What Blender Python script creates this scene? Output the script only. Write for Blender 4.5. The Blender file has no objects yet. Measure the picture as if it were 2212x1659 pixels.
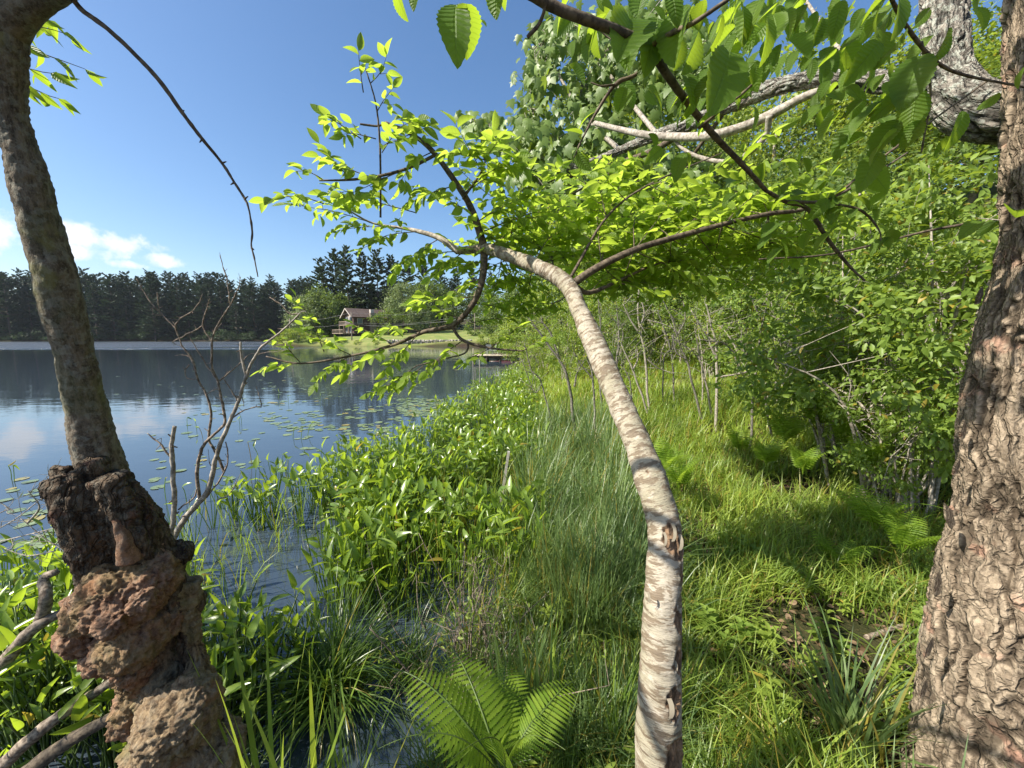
import bpy, math, random
import numpy as np
from mathutils import Matrix, Vector
PI = math.pi
R = math.radians
rng = np.random.default_rng(7)
random.seed(7)
sc = bpy.context.scene
COL = sc.collection

# ------------------------------------------------------------------ camera
F_PX, W_PX, H_PX = 840.0, 2212.0, 1659.0      # measured on the photograph at 2212 x 1659
EYE = np.array([0.0, 0.0, 2.2])
PITCH = math.atan((829.5 - 729.0) / F_PX)
cam_data = bpy.data.cameras.new('camera')
cam_data.lens = 36.0 * F_PX / W_PX
cam_data.sensor_width = 36.0
cam_data.clip_start = 0.02
cam_data.clip_end = 3000
cam = bpy.data.objects.new('camera', cam_data)
cam.location = EYE
cam.rotation_euler = (PI / 2 - PITCH, 0, 0)
COL.objects.link(cam)
sc.camera = cam

# ------------------------------------------------------------------ light
SUN_AZ = np.array([-0.93, -0.37]); SUN_AZ = SUN_AZ / np.linalg.norm(SUN_AZ)
SUN_EL = R(44)
SUN = np.array([SUN_AZ[0] * math.cos(SUN_EL), SUN_AZ[1] * math.cos(SUN_EL), math.sin(SUN_EL)])
sd = bpy.data.lights.new('sun', 'SUN')
sd.energy = 5.0
sd.angle = R(0.53)
sd.color = (1.0, 0.93, 0.82)
so = bpy.data.objects.new('sun', sd)
so.rotation_euler = Vector(SUN).to_track_quat('Z', 'Y').to_euler()
COL.objects.link(so)

world = bpy.data.worlds.new('World')
sc.world = world
world.use_nodes = True
SKY_STRENGTH = 0.09
sc.view_settings.view_transform = 'Standard'
sc.view_settings.look = 'None'
sc.view_settings.gamma = 1
sc.view_settings.use_curve_mapping = False
sc.view_settings.exposure = 1.02
sc.cycles.max_bounces = 7
sc.cycles.diffuse_bounces = 3
sc.cycles.glossy_bounces = 3
sc.cycles.transmission_bounces = 6
sc.cycles.transparent_max_bounces = 6
sc.cycles.caustics_reflective = False
sc.cycles.caustics_refractive = False


def cam_dir(px, py):
    u = (px - 1106.0) / F_PX
    v = (829.5 - py) / F_PX
    c, s = math.cos(PITCH), math.sin(PITCH)
    return np.array([u, c + v * s, -s + v * c])


def P(px, py, Y):
    d = cam_dir(px, py)
    return EYE + d * (Y / d[1])


def PZ(px, py, z):
    d = cam_dir(px, py)
    return EYE + d * ((z - EYE[2]) / d[2])


def proj(X):
    """world points -> (px, py, depth) in photograph pixels"""
    X = np.asarray(X, float) - EYE
    c, s = math.cos(PITCH), math.sin(PITCH)
    fz = X[..., 1] * c - X[..., 2] * s
    up = X[..., 1] * s + X[..., 2] * c
    fzs = np.where(np.abs(fz) < 1e-6, 1e-6, fz)
    return 1106 + F_PX * X[..., 0] / fzs, 829.5 - F_PX * up / fzs, fz


# sky with a few small cumulus clouds standing low over the horizon
def build_world():
    nt = world.node_tree
    nt.nodes.clear()
    N = nt.nodes.new
    L = nt.links.new
    out = N('ShaderNodeOutputWorld')
    bg = N('ShaderNodeBackground')
    bg.inputs['Strength'].default_value = SKY_STRENGTH
    sky = N('ShaderNodeTexSky')
    sky.sky_type = 'NISHITA'
    sky.sun_disc = False
    sky.sun_elevation = SUN_EL
    sky.sun_rotation = math.atan2(SUN_AZ[0], SUN_AZ[1])
    sky.altitude = 100
    sky.air_density = 1.0
    sky.dust_density = 1.3
    sky.ozone_density = 2.2
    tc = N('ShaderNodeTexCoord')
    sep = N('ShaderNodeSeparateXYZ')
    L(tc.outputs['Generated'], sep.inputs[0])

    def M(op, a, b=None, c=None):
        n = N('ShaderNodeMath')
        n.operation = op
        for i, v in enumerate((a, b, c)):
            if v is None:
                continue
            if isinstance(v, (int, float)):
                n.inputs[i].default_value = v
            else:
                L(v, n.inputs[i])
        return n.outputs[0]
    az = M('ARCTAN2', sep.outputs[0], sep.outputs[1])
    el = M('ARCSINE', sep.outputs[2])
    noise = N('ShaderNodeTexNoise')
    noise.inputs['Scale'].default_value = 26
    noise.inputs['Detail'].default_value = 7
    noise.inputs['Roughness'].default_value = 0.6
    L(tc.outputs['Generated'], noise.inputs['Vector'])
    clouds = []
    for px, py, w, h in [(-15, 500, 130, 62), (100, 502, 150, 46), (215, 520, 170, 30), (150, 542, 160, 24), (345, 562, 62, 18), (270, 572, 70, 12), (-160, 490, 160, 50), (-500, 530, 260, 50)]:
        d = cam_dir(px, py)
        d = d / np.linalg.norm(d)
        rad = np.linalg.norm(cam_dir(px, py)[:2])
        clouds.append((math.atan2(d[0], d[1]), math.asin(d[2]), w / F_PX / rad / rad, h / F_PX / rad))
    for k in range(14):        # the same kind of cloud goes on round the horizon behind the camera
        clouds.append((1.3 + k * 0.27 + 0.1 * math.sin(k * 7), 0.12 + 0.06 * math.sin(k * 3.1), 0.12 + .06 * math.sin(k * 5), 0.03))
    tot = None
    for a0, e0, aw, eh in clouds:
        da = M('DIVIDE', M('SINE', M('MULTIPLY', M('SUBTRACT', az, a0), 0.5)), aw * 0.5)
        de = M('DIVIDE', M('SUBTRACT', el, e0), eh)
        r2 = M('ADD', M('MULTIPLY', da, da), M('MULTIPLY', de, de))
        m = M('SUBTRACT', 1.0, r2)
        tot = m if tot is None else M('MAXIMUM', tot, m)
    dens = M('ADD', M('MAXIMUM', tot, -3.0), M('MULTIPLY', M('SUBTRACT', noise.outputs['Fac'], 0.55), 3.6))
    mr = N('ShaderNodeMapRange')
    mr.interpolation_type = 'SMOOTHSTEP'
    mr.inputs['From Min'].default_value = 0.0
    mr.inputs['From Max'].default_value = 1.1
    L(dens, mr.inputs['Value'])
    mix = N('ShaderNodeMixRGB')
    mix.inputs['Color2'].default_value = (6.6, 6.7, 7.1, 1)
    L(M('MULTIPLY', mr.outputs[0], 0.85), mix.inputs['Fac'])
    hs = N('ShaderNodeHueSaturation')
    hs.inputs['Saturation'].default_value = 1.16
    hs.inputs['Value'].default_value = 1.12
    L(sky.outputs[0], hs.inputs['Color'])
    L(hs.outputs[0], mix.inputs['Color1'])
    L(mix.outputs[0], bg.inputs['Color'])
    L(bg.outputs[0], out.inputs[0])


build_world()


# ------------------------------------------------------------------ noise in numpy
def _hash(ix, iy, iz, k=0):
    h = (ix.astype(np.int64) * 374761393 + iy.astype(np.int64) * 668265263 + iz.astype(np.int64) * 2147483647 + k * 1274126177) & 0xffffffff
    h = ((h ^ (h >> 13)) * 1274126177) & 0xffffffff
    h = ((h ^ (h >> 16)) * 2246822519) & 0xffffffff
    return (h ^ (h >> 15)).astype(np.float64) / 4294967295.0


def vnoise(Q):
    I = np.floor(Q)
    f = Q - I
    f = f * f * (3 - 2 * f)
    I = I.astype(np.int64)
    r = 0
    for dx in (0, 1):
        wx = f[:, 0] if dx else 1 - f[:, 0]
        for dy in (0, 1):
            wy = f[:, 1] if dy else 1 - f[:, 1]
            for dz in (0, 1):
                wz = f[:, 2] if dz else 1 - f[:, 2]
                r = r + wx * wy * wz * _hash(I[:, 0] + dx, I[:, 1] + dy, I[:, 2] + dz)
    return r * 2 - 1


def fbm(Q, octv=4, gain=0.5):
    r = 0; a = 1.0
    Q = np.asarray(Q, float)
    for o in range(octv):
        r = r + a * vnoise(Q * (2.03 ** o) + 17.3 * o)
        a *= gain
    return r


def worley(Q):
    """F1 and F2 distances and a cell id"""
    I = np.floor(Q).astype(np.int64)
    f1 = np.full(len(Q), 9.0); f2 = np.full(len(Q), 9.0); cid = np.zeros(len(Q))
    for dx in (-1, 0, 1):
        for dy in (-1, 0, 1):
            for dz in (-1, 0, 1):
                J = I + (dx, dy, dz)
                pt = J + np.stack([_hash(J[:, 0], J[:, 1], J[:, 2], k) for k in (1, 2, 3)], 1)
                d = np.linalg.norm(pt - Q, axis=1)
                c = _hash(J[:, 0], J[:, 1], J[:, 2], 9)
                near = d < f1
                f2 = np.where(near, f1, np.minimum(f2, d))
                cid = np.where(near, c, cid)
                f1 = np.where(near, d, f1)
    return f1, f2, cid


def sstep(a, b, x):
    t = np.clip((x - a) / (b - a), 0, 1)
    return t * t * (3 - 2 * t)


def unit(v):
    v = np.asarray(v, float)
    return v / np.maximum(np.linalg.norm(v, axis=-1, keepdims=True), 1e-9)


# ------------------------------------------------------------------ mesh helpers
class G:
    """collects geometry; every vertex carries uvw (bark or leaf coordinates) and rnd"""
    def __init__(self):
        self.V = []; self.F = []; self.U = []; self.R = []; self.n = 0

    def add(self, V, faces, U=None, rnd=0.0):
        V = np.asarray(V, float).reshape(-1, 3)
        for f in faces:
            f = np.asarray(f, np.int64)
            if len(f):
                self.F.append(f + self.n)
        self.V.append(V)
        self.U.append(np.zeros((len(V), 3)) if U is None else np.asarray(U, float).reshape(-1, 3))
        self.R.append(np.full(len(V), rnd) if np.isscalar(rnd) else np.asarray(rnd, float))
        self.n += len(V)
        return self

    def mesh(self, name, mat=None, smooth=True):
        me = bpy.data.meshes.new(name)
        V = np.concatenate(self.V); U = np.concatenate(self.U); Rn = np.concatenate(self.R)
        tot = np.concatenate([np.full(len(f), f.shape[1]) for f in self.F])
        idx = np.concatenate([f.ravel() for f in self.F])
        me.vertices.add(len(V)); me.vertices.foreach_set('co', V.astype(np.float32).ravel())
        me.loops.add(len(idx)); me.loops.foreach_set('vertex_index', idx.astype(np.int32))
        me.polygons.add(len(tot))
        st = np.concatenate([[0], np.cumsum(tot)[:-1]])
        me.polygons.foreach_set('loop_start', st.astype(np.int32))
        me.polygons.foreach_set('loop_total', tot.astype(np.int32))
        me.polygons.foreach_set('use_smooth', np.full(len(tot), smooth))
        me.update(calc_edges=True)
        a = me.attributes.new('uvw', 'FLOAT_VECTOR', 'POINT'); a.data.foreach_set('vector', U.astype(np.float32).ravel())
        a = me.attributes.new('rnd', 'FLOAT', 'POINT'); a.data.foreach_set('value', Rn.astype(np.float32))
        if mat:
            me.materials.append(mat)
        return me

    def build(self, name, mat, parent=None, smooth=True, kind=None):
        return obj(name, self.mesh(name, mat, smooth), parent, kind=kind)


def obj(name, me, parent=None, M=None, kind=None, local=False):
    o = bpy.data.objects.new(name, me)
    COL.objects.link(o)
    if M is not None:
        o.matrix_basis = M
    if parent is not None:
        o.parent = parent
        if not local:
            if parent.parent is None and parent.type == 'EMPTY':
                o.matrix_parent_inverse = Matrix.Translation(-parent.location)
    if kind:
        o['kind'] = kind
    return o


def tag(o, label=None, cat=None, group=None, kind=None):
    if label: o['label'] = label
    if cat: o['category'] = cat
    if group: o['group'] = group
    if kind: o['kind'] = kind
    return o


def thing(name, loc, label, cat, group=None):
    o = bpy.data.objects.new(name, None)
    o.empty_display_size = 0.1
    COL.objects.link(o)
    o.location = Vector([float(a) for a in loc])
    return tag(o, label, cat, group)


def spline(pts, n, radii=None):
    """Catmull-Rom through pts, resampled to n points"""
    pts = np.asarray(pts, float)
    m = len(pts)
    if m == 2:
        t = np.linspace(0, 1, n)[:, None]
        q = pts[0] * (1 - t) + pts[1] * t
        return (q, np.interp(t[:, 0], [0, 1], radii)) if radii is not None else q
    E = np.vstack([2 * pts[0] - pts[1], pts, 2 * pts[-1] - pts[-2]])
    s = np.linspace(0, m - 1, n)
    i = np.minimum(s.astype(int), m - 2)
    t = (s - i)[:, None]
    p0, p1, p2, p3 = E[i], E[i + 1], E[i + 2], E[i + 3]
    q = 0.5 * ((2 * p1) + (-p0 + p2) * t + (2 * p0 - 5 * p1 + 4 * p2 - p3) * t ** 2 + (-p0 + 3 * p1 - 3 * p2 + p3) * t ** 3)
    if radii is not None:
        return q, np.interp(s, np.arange(m), radii)
    return q


def tube(g, pts, radii, sides=6, rnd=0.0, disp=None, cap=True):
    pts = np.asarray(pts, float)
    n = len(pts)
    radii = np.broadcast_to(np.asarray(radii, float), (n,))
    T = unit(np.gradient(pts, axis=0))
    X = np.zeros((n, 3))
    a = np.array([0, 0, 1.0]) if abs(T[0][2]) < 0.9 else np.array([1.0, 0, 0])
    x = np.cross(a, T[0]); x /= np.linalg.norm(x)
    for i in range(n):
        x = x - T[i] * np.dot(x, T[i]); x /= max(np.linalg.norm(x), 1e-9)
        X[i] = x
    Yv = np.cross(T, X)
    L = np.concatenate([[0], np.cumsum(np.linalg.norm(np.diff(pts, axis=0), axis=1))])
    ang = np.arange(sides) / sides * 2 * PI
    c, s = np.cos(ang), np.sin(ang)
    D = X[:, None, :] * c[None, :, None] + Yv[:, None, :] * s[None, :, None]
    r0 = radii.mean()
    U = np.stack([np.broadcast_to(c * r0, (n, sides)), np.broadcast_to(s * r0, (n, sides)), np.broadcast_to(L[:, None], (n, sides))], -1)
    rad = np.broadcast_to(radii[:, None], (n, sides)).copy()
    rr = rnd
    if disp is not None:
        dd = disp(U.reshape(-1, 3), (pts[:, None, :] + D * rad[:, :, None]).reshape(-1, 3), D.reshape(-1, 3))
        if isinstance(dd, tuple):
            dd, rr = dd
        rad = rad + dd.reshape(n, sides)
    V = pts[:, None, :] + D * rad[:, :, None]
    i = np.arange(n - 1)[:, None] * sides
    j = np.arange(sides)[None, :]
    k = (j + 1) % sides
    Q = np.stack([i + j, i + k, i + sides + k, i + sides + j], -1).reshape(-1, 4)
    faces = [Q]
    if cap and sides >= 3:
        faces.append(np.arange((n - 1) * sides, n * sides)[None, :])
        faces.append(np.arange(sides)[::-1][None, :])
    g.add(V.reshape(-1, 3), faces, U.reshape(-1, 3), rr)
    return g


def box(g, c, size, rot=0.0, rnd=0.0):
    x, y, z = [a / 2 for a in size]
    V = np.array([[sx * x, sy * y, sz * z] for sz in (-1, 1) for sy in (-1, 1) for sx in (-1, 1)])
    cr, sr = math.cos(rot), math.sin(rot)
    V = V @ np.array([[cr, sr, 0], [-sr, cr, 0], [0, 0, 1]]) + np.asarray(c, float)
    g.add(V, [np.array([[0, 2, 3, 1], [4, 5, 7, 6], [0, 1, 5, 4], [2, 6, 7, 3], [0, 4, 6, 2], [1, 3, 7, 5]])], V * 1.0, rnd)
    return g


# ------------------------------------------------------------------ leaves
def leaf_tpl(nseg=4, width=0.5, peak=0.4, fold=0.18, droop=0.15, teeth=0.0, base_notch=0.0, tipsharp=1.0, twist=0.0):
    """leaf of length 1 along +Y, normal +Z.  returns V, faces, U"""
    t = np.linspace(0, 1, nseg + 1)
    a = peak / (1 - peak)
    prof = (t ** a) * (1 - t) ** tipsharp
    tm = np.linspace(0, 1, 200)
    prof = prof / ((tm ** a) * (1 - tm) ** tipsharp).max() * width / 2
    if teeth:
        prof = prof * (1 + teeth * np.where(np.arange(nseg + 1) % 2 == 0, -1, 1))
    zc = -droop * t ** 2
    cen = np.stack([0 * t, t, zc], 1)
    L = np.stack([-prof, t - base_notch * np.exp(-t * 7) * prof / (width / 2 + 1e-9), zc + fold * prof * 1.6], 1)
    Rr = L * (-1, 1, 1)
    V = np.vstack([cen, L[1:-1], Rr[1:-1]])
    U = np.vstack([np.stack([0 * t, t, 0 * t], 1), np.stack([-np.ones(nseg - 1), t[1:-1], prof[1:-1]], 1), np.stack([np.ones(nseg - 1), t[1:-1], prof[1:-1]], 1)])
    if twist:
        an = twist * V[:, 1]
        V = np.stack([V[:, 0] * np.cos(an), V[:, 1], V[:, 2] + V[:, 0] * np.sin(an)], 1)
    c = lambda i: i
    l = lambda i: nseg + i
    r = lambda i: 2 * nseg - 1 + i
    tri = [[c(0), c(1), l(1)], [c(0), r(1), c(1)], [c(nseg - 1), c(nseg), l(nseg - 1)], [c(nseg - 1), r(nseg - 1), c(nseg)]]
    quad = []
    for i in range(1, nseg - 1):
        quad += [[c(i), c(i + 1), l(i + 1), l(i)], [c(i), r(i), r(i + 1), c(i + 1)]]
    faces = [np.array(tri)]
    if quad: faces.append(np.array(quad))
    return V, faces, U


def maple_tpl(droop=0.35):
    pts = [(0, 0), (0.28, -0.08), (0.52, 0.18), (0.34, 0.30), (0.62, 0.62), (0.26, 0.58), (0.20, 0.74), (0, 1.08)]
    out = pts + [(-x, y) for x, y in pts[-2:0:-1]]
    V = [(0, 0.38, 0.03)] + [(x, y, -droop * (x * x * 1.3 + (y - .2) ** 2 * 0.7)) for x, y in out]
    n = len(out)
    tri = [[0, 1 + i, 1 + (i + 1) % n] for i in range(n)]
    V = np.array(V)
    return V, [np.array(tri)], np.stack([V[:, 0] * 2, V[:, 1], 0 * V[:, 0]], 1)


def frames(d, nrm):
    d = unit(d)
    x = unit(np.cross(d, nrm))
    z = np.cross(x, d)
    return x, d, z


def scatter(g, tpl, pos, d, nrm, scale, rnd):
    V, F, U = tpl
    pos = np.asarray(pos, float); N = len(pos)
    if N == 0: return g
    x, y, z = frames(np.asarray(d, float), np.asarray(nrm, float))
    sc_ = np.asarray(scale, float)
    if sc_.ndim == 0: sc_ = np.full(N, float(sc_))
    W = (V[None, :, 0, None] * x[:, None, :] + V[None, :, 1, None] * y[:, None, :] + V[None, :, 2, None] * z[:, None, :]) * sc_[:, None, None] + pos[:, None, :]
    k = len(V)
    off = (np.arange(N) * k)[:, None, None]
    faces = [(f[None] + off).reshape(-1, f.shape[1]) for f in F]
    g.add(W.reshape(-1, 3), faces, np.tile(U, (N, 1)), np.repeat(rnd, k))
    return g


def frame_matrix(p, d, n, s):
    x, y, z = frames(np.asarray(d)[None], np.asarray(n)[None])
    M = Matrix.Identity(4)
    for i in range(3):
        M[i][0] = x[0][i] * s; M[i][1] = y[0][i] * s; M[i][2] = z[0][i] * s; M[i][3] = p[i]
    return M


def rvec(n, s=1.0):
    return rng.normal(0, s, (n, 3))


# ------------------------------------------------------------------ materials
def new_mat(name):
    m = bpy.data.materials.new(name)
    m.use_nodes = True
    m.node_tree.nodes.clear()
    return m, m.node_tree.nodes, m.node_tree.links


class NT:
    def __init__(s, name):
        s.m, s.n, s.l = new_mat(name)
        s.out = s.n.new('ShaderNodeOutputMaterial')

    def N(s, t, **kw):
        n = s.n.new(t)
        for k, v in kw.items():
            if k in n.inputs: 
                if hasattr(v, 'is_output') or isinstance(v, bpy.types.NodeSocket): s.l.new(v, n.inputs[k])
                else: n.inputs[k].default_value = v
            else: setattr(n, k, v)
        return n

    def math(s, op, a, b=None, c=None, clamp=False):
        n = s.n.new('ShaderNodeMath'); n.operation = op; n.use_clamp = clamp
        for i, v in enumerate((a, b, c)):
            if v is None: continue
            if isinstance(v, (int, float)): n.inputs[i].default_value = v
            else: s.l.new(v, n.inputs[i])
        return n.outputs[0]

    def mix(s, f, a, b, blend='MIX'):
        n = s.n.new('ShaderNodeMixRGB'); n.blend_type = blend
        for k, v in (('Fac', f), ('Color1', a), ('Color2', b)):
            if isinstance(v, (int, float)): n.inputs[k].default_value = v
            elif isinstance(v, tuple): n.inputs[k].default_value = (*v, 1) if len(v) == 3 else v
            else: s.l.new(v, n.inputs[k])
        return n.outputs[0]

    def ramp(s, v, lo, hi):
        n = s.n.new('ShaderNodeMapRange'); n.interpolation_type = 'SMOOTHSTEP'
        n.inputs['From Min'].default_value = lo; n.inputs['From Max'].default_value = hi
        s.l.new(v, n.inputs['Value'])
        return n.outputs[0]

    def noise(s, vec, scale, detail=4, rough=0.55, stretch=None):
        if stretch:
            mp = s.n.new('ShaderNodeMapping'); mp.inputs['Scale'].default_value = stretch
            s.l.new(vec, mp.inputs['Vector']); vec = mp.outputs[0]
        n = s.n.new('ShaderNodeTexNoise')
        n.inputs['Scale'].default_value = scale; n.inputs['Detail'].default_value = detail; n.inputs['Roughness'].default_value = rough
        s.l.new(vec, n.inputs['Vector'])
        return n.outputs['Fac']

    def attr(s, name):
        n = s.n.new('ShaderNodeAttribute'); n.attribute_name = name
        return n

    def pos(s):
        return s.n.new('ShaderNodeNewGeometry').outputs['Position']

    def done(s, base, rough=0.8, spec=0.3, bump=None, bump_d=0.01, bump_s=1.0, metallic=0.0, extra=None):
        p = s.n.new('ShaderNodeBsdfPrincipled')
        for k, v in (('Base Color', base), ('Roughness', rough), ('Specular IOR Level', spec), ('Metallic', metallic)):
            if isinstance(v, (int, float)): p.inputs[k].default_value = v
            elif isinstance(v, tuple): p.inputs[k].default_value = (*v, 1) if len(v) == 3 else v
            else: s.l.new(v, p.inputs[k])
        if bump is not None:
            b = s.n.new('ShaderNodeBump'); b.inputs['Distance'].default_value = bump_d; b.inputs['Strength'].default_value = bump_s
            s.l.new(bump, b.inputs['Height']); s.l.new(b.outputs[0], p.inputs['Normal'])
        s.l.new(p.outputs[0], s.out.inputs[0])
        return s.m


def leaf_mat(name, c1, c2, tr, tmix=0.45, rough=0.42, spec=0.5, veins=0, back=None, yellow=0.0, patchy=0.0):
    """c1..c2 reflectance range, tr = transmitted colour; veins = number of side veins drawn along the leaf"""
    s = NT(name)
    r = s.attr('rnd').outputs['Fac']
    oi = s.N('ShaderNodeObjectInfo').outputs['Random']
    rr = s.math('FRACT', s.math('ADD', r, oi))
    col = s.mix(rr, c1, c2)
    tcol = s.mix(rr, tuple(a * 0.78 for a in tr), tuple(min(1, a * 1.18) for a in tr))
    if yellow:
        yf = s.math('GREATER_THAN', s.math('FRACT', s.math('MULTIPLY', rr, 17.31)), 1 - yellow)
        col = s.mix(yf, col, (0.30, 0.24, 0.04)); tcol = s.mix(yf, tcol, (0.55, 0.42, 0.05))
    if patchy:
        pf = s.math('MULTIPLY', s.ramp(s.noise(s.pos(), 1.3, 4, .6), .42, .62), patchy)
        col = s.mix(pf, col, tuple(a * b for a, b in zip(c1, (.55, .68, 1.1)))); tcol = s.mix(pf, tcol, tuple(a * b for a, b in zip(tr, (.4, .55, .9))))
        pf = s.math('MULTIPLY', s.ramp(s.noise(s.pos(), 3.1, 3, .6), .60, .70), patchy * .6)
        col = s.mix(pf, col, (.30, .25, .11)); tcol = s.mix(pf, tcol, (.4, .33, .1))
    n1 = s.noise(s.N('ShaderNodeTexCoord').outputs['Object'], 9, 3)
    col = s.mix(s.math('MULTIPLY', s.ramp(n1, 0.4, 0.75), 0.35), col, tuple(a * 0.6 for a in c1))
    bumpn = None
    if veins:
        sep = s.N('ShaderNodeSeparateXYZ'); s.l.new(s.attr('uvw').outputs['Vector'], sep.inputs[0])
        au = s.math('ABSOLUTE', sep.outputs[0])
        mid = s.ramp(au, 0.10, 0.02)
        ph = s.math('FRACT', s.math('MULTIPLY', s.math('SUBTRACT', sep.outputs[1], s.math('MULTIPLY', au, 0.16)), float(veins)))
        saw = s.math('ABSOLUTE', s.math('SUBTRACT', ph, 0.5))
        line = s.ramp(saw, 0.10, 0.02)
        vv = s.math('MAXIMUM', mid, s.math('MULTIPLY', line, 0.7))
        col = s.mix(s.math('MULTIPLY', vv, 0.5), col, tuple(min(1, a * 1.7 + 0.02) for a in c2))
        tcol = s.mix(s.math('MULTIPLY', vv, 0.55), tcol, tuple(a * 0.42 for a in tr))
        bumpn = s.math('SUBTRACT', s.math('MULTIPLY', saw, 2.0), s.math('MULTIPLY', mid, 1.0))
    p = s.N('ShaderNodeBsdfPrincipled')
    s.l.new(col, p.inputs['Base Color']); p.inputs['Roughness'].default_value = rough; p.inputs['Specular IOR Level'].default_value = spec
    if bumpn is not None:
        b = s.N('ShaderNodeBump'); b.inputs['Distance'].default_value = 0.002; b.inputs['Strength'].default_value = 0.8
        s.l.new(bumpn, b.inputs['Height']); s.l.new(b.outputs[0], p.inputs['Normal'])
    t = s.N('ShaderNodeBsdfTranslucent'); s.l.new(tcol, t.inputs['Color'])
    mx = s.N('ShaderNodeMixShader'); mx.inputs[0].default_value = tmix
    s.l.new(p.outputs[0], mx.inputs[1]); s.l.new(t.outputs[0], mx.inputs[2])
    s.l.new(mx.outputs[0], s.out.inputs[0])
    return s.m


def twig_mat(name, a, b, rough=0.8):
    s = NT(name)
    u = s.attr('uvw').outputs['Vector']
    f = s.noise(u, 60, 4)
    f2 = s.noise(u, 9, 3)
    col = s.mix(s.ramp(f, 0.35, 0.65), a, b)
    col = s.mix(s.math('MULTIPLY', s.ramp(f2, 0.5, 0.65), 0.5), col, tuple(x * 0.5 for x in a))
    return s.done(col, rough, 0.3, bump=f, bump_d=0.002, bump_s=0.8)


def mat_birch():
    s = NT('banded_pale_bark')
    u = s.attr('uvw').outputs['Vector']
    w = s.noise(u, 14, 3)
    wv = s.n.new('ShaderNodeVectorMath'); wv.operation = 'ADD'
    cmb = s.n.new('ShaderNodeCombineXYZ'); s.l.new(s.math('MULTIPLY', w, 0.035), cmb.inputs[2])
    s.l.new(u, wv.inputs[0]); s.l.new(cmb.outputs[0], wv.inputs[1])
    band = s.noise(wv.outputs[0], 1.0, 3, 0.6, (16, 16, 62))
    band2 = s.noise(wv.outputs[0], 1.0, 5, 0.65, (30, 30, 170))
    fine = s.noise(u, 1.0, 3, 0.6, (120, 120, 500))
    big = s.noise(u, 7, 2)
    patch = s.noise(u, 32, 4)
    col = s.mix(s.ramp(big, 0.35, 0.65), (0.39, 0.345, 0.27), (0.30, 0.27, 0.19))
    col = s.mix(s.math('MULTIPLY', s.ramp(patch, 0.52, 0.66), 0.45), col, (0.60, 0.55, 0.47))
    m1 = s.ramp(s.math('ADD', band, s.math('MULTIPLY', s.math('SUBTRACT', patch, .5), 0.6)), 0.475, 0.575)
    col = s.mix(s.math('MULTIPLY', m1, 0.85), col, (0.14, 0.10, 0.062))
    col = s.mix(s.math('MULTIPLY', s.ramp(s.noise(u, 55, 5, .7), 0.53, 0.63), 0.5), col, (0.22, 0.18, 0.12))
    col = s.mix(s.math('MULTIPLY', s.ramp(band2, 0.56, 0.66), 0.75), col, (0.13, 0.10, 0.07))
    col = s.mix(s.math('MULTIPLY', s.ramp(fine, 0.55, 0.75), 0.35), col, (0.25, 0.20, 0.14))
    # old wounds, brown split wood
    wound = s.attr('rnd').outputs['Fac']
    wf = s.noise(u, 1.0, 5, 0.7, (110, 110, 22))
    wc = s.mix(s.ramp(wf, 0.3, 0.7), (0.05, 0.03, 0.018), (0.30, 0.19, 0.11))
    col = s.mix(s.ramp(wound, 0.25, 0.6), col, wc)
    h = s.math('ADD', s.math('MULTIPLY', band, -0.6), s.math('MULTIPLY', band2, 0.8))
    h = s.math('ADD', h, s.math('MULTIPLY', patch, 0.5))
    return s.done(col, 0.72, 0.3, bump=h, bump_d=0.006, bump_s=0.9)


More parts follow.
